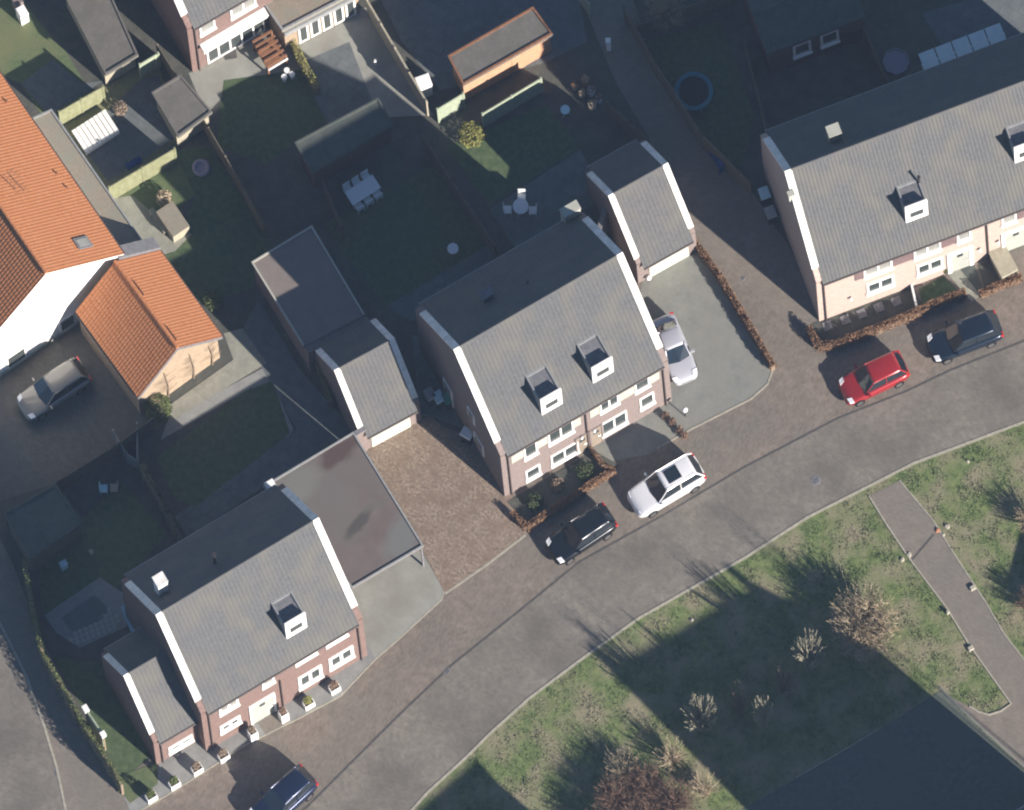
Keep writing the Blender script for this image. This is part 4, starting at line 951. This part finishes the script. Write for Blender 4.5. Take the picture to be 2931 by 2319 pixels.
# ------------------------------------------------------------------ cars
def car(label, X, Y, heading, L_, W_, H_, paint, kind='hatch', rails=False, sunroof=False, cat='car', pname='car_paint', rough=.25, metal=.4):
    """X,Y ground pixel of the centre; heading world direction (deg) of the nose"""
    root = thing('parked_car', label, cat, G(X, Y), R(heading), 'parked cars')
    pm = mk(pname, paint, None, 1, rough, metal=metal, coat=.8, spec=.5)
    hw = W_ / 2; hl = L_ / 2; zb = .22; belt = H_ * .60; hood = H_ * .56
    # body loft: stations nose to tail
    st = [(hl, .55, .30, .42), (hl * .97, .78, .24, .55), (hl * .86, .93, .20, hood * .86), (hl * .62, .99, .18, hood * .96), (hl * .36, 1.0, .18, hood * 1.03), (0, 1.0, .18, belt), (-hl * .5, 1.0, .18, belt * 1.02), (-hl * .80, .985, .20, belt * 1.02), (-hl * .95, .90, .24, belt * .96), (-hl, .70, .34, belt * .80)]
    m = MB(); n = 12
    for x, wf, z0, z1 in st:
        w_ = hw * wf
        for a, b in ((0, 1), (.55, 1), (.84, .985), (.97, .90), (1, .72), (1, .40), (.97, .10), (.80, 0)): m.v.append((x, -w_ * a, z0 + (z1 - z0) * b))
        for a, b in ((.80, 0), (.97, .10), (1, .40), (1, .72), (.97, .90), (.84, .985), (.55, 1)): m.v.append((x, w_ * a, z0 + (z1 - z0) * b))
    k = 15
    for i in range(len(st) - 1):
        for j in range(k): m.f.append((i * k + j, (i + 1) * k + j, (i + 1) * k + (j + 1) % k, i * k + (j + 1) % k)); m.mi.append(0)
    m.f.append(tuple(range(k))); m.mi.append(0); m.f.append(tuple((len(st) - 1) * k + j for j in range(k))[::-1]); m.mi.append(0)
    o = m.build('body', pm, root, smooth=True); sb = o.modifiers.new('s', 'SUBSURF'); sb.levels = 1; sb.render_levels = 2
    # cabin (glass) and roof shell
    wbx, rfx = hl * .40, hl * .12
    rrx, rbx = (-hl * .74, -hl * .93) if kind in ('suv', 'wagon', 'hatch') else (-hl * .42, -hl * .72)
    bz = belt * .97; wb, wt = hw * .93, hw * .70; rz_ = H_ - .035
    P8 = [(wbx, wb * .9, bz), (rfx, wt, rz_), (rrx, wt * .95, rz_ - .02), (rbx, wb * .86, bz)]
    gl = MB()
    L4 = [(a, -b, c) for a, b, c in P8]; R4 = P8
    mid = [(wbx + .12, 0, bz), (rfx + .05, 0, rz_ + .02), (rrx, 0, rz_), (rbx - .08, 0, bz)]
    sidew = [((rfx + rrx) / 2 + .2, wb, bz)]
    gl.add(L4 + R4 + mid, [(0, 8, 9, 1), (8, 4, 5, 9), (1, 9, 10, 2), (9, 5, 6, 10), (2, 10, 11, 3), (10, 6, 7, 11), (0, 1, 2, 3), (4, 7, 6, 5)])
    gl.build('windows', 'carglass', root)
    rf = MB(); q = []
    xs = [(rfx + .03, .96, 0), (rfx - .15, 1.0, .03), ((rfx + rrx) / 2, 1.02, .045), (rrx + .12, 1.0, .03), (rrx - .04, .95, 0)]
    for x, f, dz in xs:
        for a in (-1, -.8, -.4, 0, .4, .8, 1): q.append((x, wt * f * a * 1.02, rz_ + .005 + dz - (abs(a) ** 3) * .045))
    fs = [(i * 7 + j, i * 7 + j + 1, (i + 1) * 7 + j + 1, (i + 1) * 7 + j) for i in range(4) for j in range(6)]
    rf.add(q, [f[::-1] for f in fs]); ro = rf.build('roof', pm, root, smooth=True); so = ro.modifiers.new('t', 'SOLIDIFY'); so.thickness = .03; so.offset = 0
    pl = MB()
    for sg in (1, -1):
        A = lambda p: Vector((p[0], p[1] * sg, p[2]))
        pl.tube([A(P8[0]), A(P8[1])], .035, 5); pl.tube([A(P8[2]), A(P8[3])], .06, 5)
        mx_ = rfx + (rrx - rfx) * .45; pl.tube([(mx_, wt * 1.0 * sg, rz_), (mx_ + .03, wb * .93 * sg, bz)], .03, 5)
        pl.tube([A(P8[1]), A(P8[2])], .028, 5)
    pl.build('pillars', pm, root)
    if sunroof:
        s_ = MB(); s_.box(rfx - 1.15, rfx - .32, -.40, .40, rz_ + .05, rz_ + .078); s_.build('sunroof', 'carglass', root)
    if rails:
        for sg in (1, -1): s_ = MB(); s_.tube([(rfx - .1, wt * .93 * sg, rz_ + .04), (rrx + .1, wt * .93 * sg, rz_ + .05)], .022, 5); s_.build('roof_rail', 'rim', root)
    for sx in (hl * .62, -hl * .60):
        for sg in (1, -1):
            t_ = MB(); t_.tube([(sx, sg * (hw - .2), .32), (sx, sg * (hw + .012), .32)], .32, 18); wo_ = t_.build('wheel', 'tyre', root)
            t_ = MB(); t_.tube([(sx, sg * (hw), .32), (sx, sg * (hw + .022), .32)], .2, 14); t_.build('rim', 'rim', wo_)
    for sg in (1, -1):
        t_ = MB(); t_.hexa([(hl * .90, sg * hw * .5, .56), (hl * .90, sg * hw * .86, .56), (hl * .78, sg * hw * .95, .60), (hl * .78, sg * hw * .6, .66), (hl * .93, sg * hw * .5, .66), (hl * .91, sg * hw * .84, .66), (hl * .78, sg * hw * .93, .72), (hl * .80, sg * hw * .6, .74)]); t_.build('headlight', 'lampglass', root)
        t_ = MB(); t_.box(-hl * .97, -hl * .90, min(sg * hw * .62, sg * hw * .90), max(sg * hw * .62, sg * hw * .90), belt * .72, belt * .93); t_.build('tail_light', 'tail', root)
        t_ = MB(); t_.obox((hl * .33, sg * (hw + .08), belt * .98), (.12, .2, .13), 0); t_.build('mirror', pm, root)
    t_ = MB(); t_.box(hl * .94, hl * .995, -hw * .4, hw * .4, .34, .46); t_.build('grille', 'binblack', root)
    t_ = MB(); t_.box(-hl * .995, -hl * .94, -.26, .26, .50, .61); t_.build('number_plate', 'paintwhite', root)
    t_ = MB(); t_.tube([(hl * .42, -.5, belt * 1.0), (hl * .30, .05, belt * 1.12)], .012, 4); t_.build('wiper', 'binblack', root)
    return root
car('small red car parked beside the brown hedge of the terrace', 2501, 1096, 180 + 25.5, 4.05, 1.72, 1.46, (.30, .020, .024), pname='red_paint', metal=.2)
car('dark blue car parked in front of the terrace, right of the red car', 2761, 977, 180 + 20.5, 4.4, 1.76, 1.45, (.012, .022, .04), pname='dark_blue_paint')
car('silver white car with black sunroof and roof rails on the parking strip', 1908, 1404, 180 + 30.5, 4.55, 1.84, 1.60, (.78, .79, .82), 'suv', True, True, pname='silver_white_paint', metal=.2)
car('black car parked in front of the brown hedge, left of the silver white car', 1664, 1542, 180 + 33, 4.2, 1.74, 1.48, (.010, .013, .018), pname='black_paint')
car('dark blue car cut by the bottom edge, below the red brick house', 810, 2300, 180 + 42, 4.3, 1.76, 1.47, (.014, .024, .06), pname='navy_paint')
car('silver car on the grey driveway beside the pink brick houses', 1930, 1012, -67, 3.95, 1.66, 1.42, (.50, .51, .56), 'sedan', pname='silver_paint', metal=.3)
car('pale grey car standing in the shaded courtyard of the white house', 155, 1128, 180 + 33, 4.4, 1.74, 1.5, (.22, .215, .195), 'wagon', pname='pale_grey_paint', metal=.2)

# ------------------------------------------------------------------ small things
def planter(label, X, Y, wd, dp, h, rz, leaf, lh, group):
    root = thing('planter', label, 'planter', G(X, Y), R(rz), group)
    m = MB(); t = .04; m.box(-wd / 2, wd / 2, -dp / 2, -dp / 2 + t, 0, h); m.box(-wd / 2, wd / 2, dp / 2 - t, dp / 2, 0, h); m.box(-wd / 2, -wd / 2 + t, -dp / 2 + t, dp / 2 - t, 0, h); m.box(wd / 2 - t, wd / 2, -dp / 2 + t, dp / 2 - t, 0, h)
    m.build('pot', 'paint', root); m = MB(); m.box(-wd / 2 + t, wd / 2 - t, -dp / 2 + t, dp / 2 - t, 0, h - .05); m.build('soil', 'soil', root)
    m = MB(); leaves(m, (0, .05, h + lh * .4), (wd * .42, dp * .5, lh * .6), 420, .035, random.Random(int(X)), 1); m.build('plant', leaf, root)
    return root
plab = ['white planter at the far left end of the row, by the grass patch', 'white planter second from the left in the row', 'white planter in front of the annex window', 'white planter at the left corner of the red brick house', 'tall white planter left of the front door', 'tall white planter right of the front door', 'white planter with olive plant under the middle window', 'white planter with brown plant under the right window']
pp = [(434, 2287), (500, 2249), (565, 2208), (641, 2171), (725, 2112), (813, 2058), (884, 2020), (958, 1976)]
lf = ['ivy', 'ivy', 'twigbrown', 'twigbrown', 'twigbrown', 'twigred', 'hedgelime', 'twigred']
for i, ((X, Y), L_, q) in enumerate(zip(pp, plab, lf)):
    tall = i in (4, 5)
    planter(L_, X, Y, .48 if tall else .62, .45 if tall else .42, .95 if tall else .5, 31, q, .35 if tall else .42, 'white planters along the red brick house')

def disc(name, label, cat, X, Y, r, h, mat, mat2=None, legs=3, group=None):
    root = thing(name, label, cat, G(X, Y), 0, group)
    m = MB(); m.lathe([(0, h), (r, h), (r, h - .03), (0, h - .03)], 24); m.build('table_top', mat, root)
    for i in range(legs): t = i * 2 * math.pi / legs; m = MB(); m.tube([(math.cos(t) * r * .4, math.sin(t) * r * .4, h - .03), (math.cos(t) * r * .8, math.sin(t) * r * .8, 0)], .02, 5); m.build('leg', mat2 or mat, root)
    return root
disc('garden_table', 'round white table alone on the shaded lawn behind the central houses', 'table', 1298, 727, .32, .72, 'paintwhite')
disc('garden_table', 'small round pale blue table beside the planting pile', 'table', 1619, 327, .27, .6, 'bluewhite')
# trampoline
tr = thing('trampoline', 'round trampoline with blue edge pad in the shaded garden', 'trampoline', G(1987, 275))
m = MB(); m.lathe([(.86, .62), (.88, .66), (1.1, .66), (1.12, .62), (1.1, .58), (.86, .62)], 40); m.build('edge_pad', 'blue', tr)
m = MB(); m.lathe([(0, .6), (.86, .61)], 40); m.build('jumping_mat', 'mat', tr)
for i in range(4): t = i * math.pi / 2 + .4; m = MB(); m.tube([(math.cos(t) * 1.05, math.sin(t) * 1.05, 0), (math.cos(t) * 1.05, math.sin(t) * 1.05, .6)], .03, 6); m.build('leg', 'rim', tr)
t2_ = thing('round_pool', 'pale violet eight sided paddling pool on the shaded bungalow lawn', 'pool', G(2565, 182))
m = MB(); m.lathe([(.75, 0), (.78, .3), (.72, .3), (.7, .22), (0, .22)], 8); m.build('basin', 'pinkplastic', t2_)
pr = thing('inflatable_ring', 'pale pink ring lying on the shaded lawn right of the small shed', 'ring', G(576, 483))
m = MB(); m.lathe([(.40 + .12 * math.cos(a), .13 + .12 * math.sin(a)) for a in [i * math.pi / 5 for i in range(11)]], 20); m.build('tube', 'pinkplastic', pr); m = MB(); m.lathe([(0, .1), (.3, .1)], 16); m.build('floor', 'pinkplastic', pr)
bt = thing('blue_tarpaulin', 'crumpled blue tarpaulin on the shaded terrace', 'tarpaulin', G(383, 468), R(30)); m = MB()
for i in range(9):
    for j in range(5): m.v.append(((i - 4) * .12, (j - 2) * .1, .12 * abs(noise.noise(Vector((i * .7, j * .7, 2)))) + (.1 if 0 < i < 8 and 0 < j < 4 else .01)))
for i in range(8):
    for j in range(4): m.f.append((i * 5 + j, (i + 1) * 5 + j, (i + 1) * 5 + j + 1, i * 5 + j + 1)); m.mi.append(0)
m.build('sheet', 'navy', bt)
# blue slide / toy by the path
sl = thing('play_slide', 'blue plastic play slide at the edge of the shaded path', 'slide', G(2045, 455), R(-60))
m = MB(); m.hexa([(-.7, -.2, .05), (.5, -.2, .8), (.5, .2, .8), (-.7, .2, .05), (-.7, -.2, .1), (.5, -.2, .86), (.5, .2, .86), (-.7, .2, .1)]); m.build('chute', 'navy', sl); m = MB(); m.box(.5, .9, -.22, .22, .8, .86); m.box(.85, .9, -.2, .2, 0, .8); m.build('ladder', 'navy', sl)
# dining set with six chairs
def chair(label, x, y, rz, grp, mat='paintwhite'):
    root = thing('garden_chair', label, 'chair', (x, y, 0), rz, grp)
    m = MB(); m.box(-.23, .23, -.22, .22, .42, .46); m.build('seat', mat, root); m = MB(); m.box(-.23, .23, .2, .24, .46, .9); m.build('backrest', mat, root)
    for a in (-.2, .2):
        for b in (-.19, .19): m = MB(); m.box(a - .02, a + .02, b - .02, b + .02, 0, .42); m.build('leg', mat, root)
    return root
c0 = G(1040, 560); a0 = R(33); ds = thing('dining_table', 'long white garden table set in deep shade', 'table', c0, a0)
m = MB(); m.box(-.95, .95, -.45, .45, .70, .74); m.build('table_top', 'paintwhite', ds)
for a in (-.85, .85):
    for b in (-.36, .36): m = MB(); m.box(a - .03, a + .03, b - .03, b + .03, 0, .7); m.build('leg', 'paintwhite', ds)
k_ = 0; lab = ['white chair at the left of the near long side', 'white chair in the middle of the near long side', 'white chair at the right of the near long side', 'white chair at the left of the far long side', 'white chair in the middle of the far long side', 'white chair at the right of the far long side']
for sgn in (-1, 1):
    for a in (-.62, 0, .62):
        lx, ly = a, sgn * .58; wx_, wy_ = c0.x + lx * math.cos(a0) - ly * math.sin(a0), c0.y + lx * math.sin(a0) + ly * math.cos(a0)
        chair(lab[k_] + ' of the shaded garden table', wx_, wy_, a0 + (math.pi if sgn < 0 else 0), 'chairs round the shaded garden table'); k_ += 1
disc('garden_table', 'round pale table in the shade just behind the pink brick houses', 'table', 1492, 606, .45, .72, 'paintwhite')
for dx, dy, a_, q_ in ((-38, 4, 90, 'left of'), (34, 6, -90, 'right of'), (2, -34, 0, 'behind')):
    pc_ = G(1492 + dx, 606 + dy); chair('pale chair %s the round table behind the pink brick houses' % q_, pc_.x, pc_.y, R(a_), 'chairs round the pale round table')
# white deck structure
dk = thing('sun_deck', 'raised white slatted deck on the lit garden strip', 'deck', G(275, 385), R(33))
for i in range(8): m = MB(); m.box(-1.15 + i * .29, -.9 + i * .29, -.75, .75, .42, .46); m.build('slat', 'paint', dk)
m = MB(); m.box(-1.13, 1.15, -.72, -.66, .05, .41); m.box(-1.13, 1.15, .66, .72, .05, .41); m.box(-.9, -.84, -.66, .66, .05, .41); m.box(.9, .96, -.66, .66, .05, .41); m.build('frame', 'paint', dk)
# beige sunken block with bench
bb = thing('raised_bed', 'beige timber raised bed standing on the pale terrace', 'raised bed', G(497, 645), R(-56))
m = MB(); m.box(-.85, .85, -.55, .55, 0, .8); m.build('frame', 'woodbeige', bb); m = MB(); m.box(-.87, .87, -.57, .57, .8, .84); m.build('cover', 'gravel', bb)
bn = thing('garden_bench', 'low beige bench left of the raised bed', 'bench', G(455, 640), R(-56))
m = MB(); m.box(-.8, .8, -.15, .15, .40, .46); m.build('seat', 'woodbeige', bn)
for a in (-.65, .65): m = MB(); m.box(a - .05, a + .05, -.13, .13, 0, .4); m.build('leg', 'woodbeige', bn)
# wooden playhouse with white rail near the awning house
ph = thing('wooden_pergola', 'red brown timber pergola between house and gravel roofed extension', 'pergola', G(775, 165), R(31))
for i in range(6): m = MB(); m.box(-.65, .65, -.85 + i * .32, -.73 + i * .32, 1.1 + .02 * (i % 2), 1.2 + .02 * (i % 2)); m.build('slat', 'woodred', ph)
for a in (-.6, .6):
    for b in (-.8, .8): m = MB(); m.box(a - .05, a + .05, b - .05, b + .05, 0, 1.1); m.build('post', 'woodred', ph)
m = MB(); m.box(-.65, .65, -.95, -.88, .85, .95); m.build('rail', 'paint', ph)
m = MB(); m.box(-.6, .6, -.75, .75, .5, .55); m.build('shelf', 'woodred', ph)
# white cabinet
def cabinet(name, label, cat, X, Y, sx, sy, h, rz, mat, lid=None, group=None):
    root = thing(name, label, cat, G(X, Y), R(rz), group); m = MB(); m.box(-sx / 2, sx / 2, -sy / 2, sy / 2, 0, h); m.build('body', mat, root)
    m = MB(); m.hexa([(-sx / 2 - .03, -sy / 2 - .03, h), (sx / 2 + .03, -sy / 2 - .03, h), (sx / 2 + .03, sy / 2 + .03, h), (-sx / 2 - .03, sy / 2 + .03, h), (-sx / 2 + .02, -sy / 2 + .02, h + .06), (sx / 2 - .02, -sy / 2 + .02, h + .06), (sx / 2 - .02, sy / 2 - .02, h + .06), (-sx / 2 + .02, sy / 2 - .02, h + .06)]); m.build('lid', lid or mat, root); return root
cabinet('storage_box', 'white storage box at the end of the tall timber fence', 'box', 1215, 262, .8, .7, 1.3, 20, 'paint')
cabinet('storage_box', 'white storage box at the top left corner behind the lawn', 'box', 66, 55, .5, .6, 1.0, 30, 'paint')
cabinet('storage_box', 'pinkish crate beside the white box in the top left corner', 'box', 52, 20, .5, .5, .8, 30, 'brickpink')
cabinet('utility_cabinet', 'pale utility cabinet at the right side of the footpath', 'cabinet', 2784, 1685, .30, .24, .10, 30, 'stone')
cabinet('utility_cabinet', 'pale utility cabinet at the lower left kerb of the footpath', 'cabinet', 2778, 1858, .30, .24, .10, 30, 'stone')
cabinet('marker_post', 'short pale marker post on the left kerb of the footpath', 'post', 2713, 1756, .16, .16, .2, 30, 'stone')
cabinet('marker_post', 'short white post lit between the back gardens', 'post', 1743, 140, .25, .25, 1.1, 0, 'paint')
cabinet('marker_post', 'short white post at the end of the lit patio', 'post', 1076, 185, .14, .14, .5, 0, 'paint')
cabinet('waste_bin', 'pale box standing in the lawn of the shaded corner garden', 'bin', 183, 1625, .4, .3, .6, 30, 'bluewhite')
cabinet('waste_bin', 'small bin by the right side of the shaded side lawn', 'bin', 262, 1590, .2, .25, .5, 30, 'woodbeige')
def nest_box(label, X, Y, sx):
    root = thing('nest_box', label, 'box', G(X, Y), R(-60), 'white boxes on posts by the ivy hedge')
    m = MB(); m.box(-.04, .04, -.04, .04, 0, 1.95); m.build('post', 'wood', root); m = MB(); m.box(-sx / 2, sx / 2, -.13, .13, 1.95, 2.2); m.build('body', 'paint', root)
    m = MB(); m.box(-sx / 2 - .03, sx / 2 + .03, -.16, .16, 2.2, 2.23); m.build('lid', 'paint', root)
nest_box('white box on a post by the ivy hedge, upper one', 252, 2074, .36); nest_box('white box on a post by the ivy hedge, lower one', 302, 2147, .26)
tb = thing('trellis', 'grey green trellis standing between the two white boxes by the ivy hedge', 'trellis', G(276, 2108), R(-56))
m = MB(); m.box(-.7, .7, -.05, .05, .1, 2.1); m.build('panel', 'fencegreen', tb)
for a_ in (-.7, .7): m = MB(); m.box(a_ - .04, a_ + .04, -.06, .06, 0, 2.15); m.build('post', 'fencegreen', tb)
# chimney-like stack and post at the carport corner
cabinet('flue', 'white capped flue at the rear corner of the carport roof', 'flue', 782, 1455, .5, .45, 3.2, 30, 'panel_grey', 'paint')
# stones
def stone(label, X, Y, s_, seed, mat='stone'):
    s_ *= .62
    rng = random.Random(seed); root = thing('boulder', label, 'stone', G(X, Y), 0, 'pale stones beside the footpath'); m = MB(); prof = []
    m.lathe([(0, 0), (s_, 0), (s_ * 1.1, s_ * .4), (s_ * .7, s_ * .8), (0, s_ * .9)], 8); m.v = [(a * rng.uniform(.7, 1.4), b * rng.uniform(.7, 1.4), c * rng.uniform(.8, 1.2)) for a, b, c in m.v]; m.build('rock', mat, root)
stone('pale stone left of the footpath slot', 2582, 1603, .18, 1); stone('pale pinkish stone at the left kerb of the slot', 2602, 1590, .2, 2)
stone('white stone right of the footpath', 2711, 1508, .2, 3); stone('small stone below the white stone', 2700, 1532, .14, 4); stone('brown stone at the right end of the slot', 2685, 1520, .2, 5, 'terracotta')
stone('lone white stone in the verge near the street', 2771, 1322, .14, 6)
stone('lone pale stone at the edge of the big shadow', 1980, 1775, .17, 7)
# manholes, drains
def manhole(label, X, Y, r, sq=False, rz=30):
    root = thing('manhole_cover', label, 'manhole', G(X, Y), R(rz), 'covers in the street'); m = MB()
    if sq: m.box(-r, r, -r * .7, r * .7, .012, .02)
    else: m.lathe([(0, .022), (r, .022), (r * 1.1, .01)], 20)
    m.build('cover', 'lead', root); m = MB()
    for i in range(4): m.box(-r * .7, r * .7, -r * .5 + i * r * .3, -r * .42 + i * r * .3, .021, .025)
    m.build('ribs', 'dark', root)
manhole('round manhole cover in the street near the footpath', 2335, 1375, .26)
manhole('square drain at the street edge below the concrete driveway', 1280, 1922, .2, True, 42)
manhole('square drain at the edge of the side street', 163, 2214, .2, True, 100)
manhole('dark cover in the brick path beside the hedge', 2127, 797, .12)
# stepping stones
for i, (x, y) in enumerate(((235, 800), (410, 740), (570, 680), (740, 620), (910, 560))):
    o = MB().box(-.26, .26, -.26, .26, 0, .04).build('stepping_stone', 'panel_plum' if False else 'lead'); p = G(*z6(x, y)); o.location = (p.x, p.y, .026); o.rotation_euler = (0, 0, R(22))
    setp(o, ['stepping stone nearest the hedge corner', 'second stepping stone from the hedge corner', 'middle stepping stone of the front bed', 'fourth stepping stone from the hedge corner', 'stepping stone nearest the white divider'][i], 'stepping stone', 'stepping stones in the terrace front bed')
# lamps
def lamp_post(label, X, Y, h, grp='garden lamps'):
    root = thing('garden_lamp', label, 'lamp', G(X, Y), 0, grp); m = MB(); m.tube([(0, 0, 0), (0, 0, h)], .03, 8); m.build('pole', 'dark', root)
    m = MB(); m.lathe([(0, -.16), (.12, -.11), (.17, 0), (.12, .11), (0, .16)], 16, (0, 0, h + .13)); m.build('globe', 'paintwhite', root, smooth=True)
lamp_post('white globe lamp beside the right garage door', 1857, 806, .35)
lamp_post('white globe lamp on the grey driveway beside the plants', 1962, 1192, .75)
def bin_(label, X, Y, rz, mat='binblack', lid='binblack'):
    root = thing('wheelie_bin', label, 'bin', G(X, Y), R(rz), 'wheelie bins')
    m = MB(); m.hexa([(-.22, -.25, .08), (.22, -.25, .08), (.22, .25, .08), (-.22, .25, .08), (-.28, -.33, 1.0), (.28, -.33, 1.0), (.28, .33, 1.0), (-.28, .33, 1.0)]); m.build('body', mat, root)
    m = MB(); m.hexa([(-.3, -.35, 1.0), (.3, -.35, 1.0), (.3, .37, 1.0), (-.3, .37, 1.0), (-.26, -.3, 1.08), (.26, -.3, 1.08), (.26, .33, 1.08), (-.26, .33, 1.08)]); m.build('lid', lid, root)
    for a in (-.24, .24): m = MB(); m.tube([(a - .03, .25, .1), (a + .03, .25, .1)], .1, 10); m.build('wheel', 'tyre', root)
bin_('dark wheelie bin left of the central house passage', 1232, 1150, 30, lid='trim'); bin_('wheelie bin in the middle of the shaded passage', 1258, 1158, 30, lid='bluewhite'); bin_('wheelie bin nearest the central house in the passage', 1284, 1160, 30, lid='teal')
bin_('wheelie bin by the glass door of the pink brick house', 1340, 1262, 60, lid='paintwhite')
bin_('wheelie bin beside the terrace gable, upper one', 2190, 575, 20, lid='bluewhite'); bin_('wheelie bin beside the terrace gable, lower one', 2208, 630, 20, lid='trim')
# bench + table in the shaded corner terrace, swing seats
def lounger(label, X, Y, rz, mat):
    root = thing('sun_lounger', label, 'lounger', G(X, Y), R(rz), 'sun loungers'); m = MB(); m.box(-.3, .3, -.9, .3, .3, .36); m.build('bed', mat, root)
    m = MB(); m.hexa([(-.3, .3, .32), (.3, .3, .32), (.3, .85, .7), (-.3, .85, .7), (-.3, .3, .38), (.3, .3, .38), (.3, .85, .76), (-.3, .85, .76)]); m.build('backrest', mat, root)
    for a in (-.27, .27):
        for b in (-.8, .2): m = MB(); m.tube([(a, b, 0), (a, b, .3)], .025, 5); m.build('leg', mat, root)
lounger('pale lounger on the shaded terrace beside the left house gable', 378, 1785, 25, 'bluewhite')
pc1 = G(298, 1408); chair('pale blue chair on the shaded side lawn, the left one', pc1.x, pc1.y, R(90), 'chairs on the shaded side lawn', 'bluewhite')
pc1 = G(328, 1406); chair('tan chair on the shaded side lawn, the right one', pc1.x, pc1.y, R(-90), 'chairs on the shaded side lawn', 'woodbeige')
# open lattice of pale slabs laid round the sunken bed
lt = thing('slab_lattice', 'lattice of pale slabs round the dark bed of the corner terrace', 'lattice', G(250, 1800)); m = MB(); o0 = G(250, 1800)
lp = [(208, 1812), (290, 1775), (311, 1744), (345, 1765), (340, 1795), (228, 1848), (200, 1838)]
for i in range(-9, 10):
    for j in range(-9, 10):
        X, Y = 260 + i * 15 + j * 4, 1795 + j * 13 - i * 6
        if inpoly(X, Y, lp):
            for a_ in (15, 105): m.obox(((G(X, Y) - o0).x, (G(X, Y) - o0).y, .022), (.30, .07, .02 if a_ == 15 else .024), R(a_ + 30))
m.build('slabs', 'panel_grey', lt)
# plants and pots pile in the lit corner
for i, (x, y, r_, h_, mt) in enumerate(((745, 620, .22, .5, 'terracotta'), (790, 700, .25, .55, 'paintwhite'), (720, 720, .2, .4, 'stone'), (850, 760, .22, .5, 'paintwhite'), (800, 810, .25, .45, 'stone'), (665, 660, .2, .45, 'fencegreen'))):
    X, Y = T(3, 1)(x, y); root = thing('flower_pot', ['terracotta pot at the top of the pot group', 'white pot in the middle of the pot group', 'stone pot at the left of the pot group', 'white pot at the right of the pot group', 'stone pot at the bottom of the pot group', 'green pot at the far left of the pot group'][i], 'pot', G(X, Y + 10), 0, 'pots in the lit garden corner')
    m = MB(); m.lathe([(0, 0), (r_ * .7, 0), (r_, h_), (r_ * .85, h_), (r_ * .8, h_ - .08), (0, h_ - .08)], 14); m.build('pot', mt, root)
    m = MB(); leaves(m, (0, 0, h_ + .15), (r_, r_, .25), 160, .04, random.Random(i)); m.build('plant', 'beech' if i % 2 else 'twigtan', root)
for i, (x, y) in enumerate(((330, 540), (370, 570), (310, 590))):
    X, Y = T(2, 1)(x, y); root = thing('flower_pot', ['white flower pot left of the lime hedge, upper', 'white flower pot left of the lime hedge, right', 'white flower pot left of the lime hedge, lower'][i], 'pot', G(X, Y + 12), 0, 'white pots by the lime hedge')
    m = MB(); m.lathe([(0, 0), (.12, 0), (.17, .5), (0, .5)], 12); m.build('pot', 'paintwhite', root)
o = MB().box(-.35, .35, -.35, .35, 0, .03).build('doormat', 'gutter_dark'); p = G(659, 152); o.location = (p.x, p.y, .008); o.rotation_euler = (0, 0, R(10)); setp(o, 'dark square mat on the patio below the awning', 'mat')

# ------------------------------------------------------------------ air between the aircraft and the ground
hz = MB(); hz.box(-1200, 1200, -1500, 1200, -1.0, 1560.0); ho = hz.build('haze', 'paint', kind='stuff'); ho['label'] = 'thin blue air haze below the aircraft'; ho['category'] = 'haze'
hm = bpy.data.materials.new('air_haze'); hm.use_nodes = True; hn = hm.node_tree; hn.nodes.clear()
hv = hn.nodes.new('ShaderNodeVolumePrincipled'); hv.inputs['Color'].default_value = (.42, .60, .90, 1); hv.inputs['Density'].default_value = 3.0e-5; hv.inputs['Anisotropy'].default_value = 0.0
hx = hn.nodes.new('ShaderNodeOutputMaterial'); hn.links.new(hv.outputs[0], hx.inputs['Volume'])
ho.data.materials.clear(); ho.data.materials.append(hm)
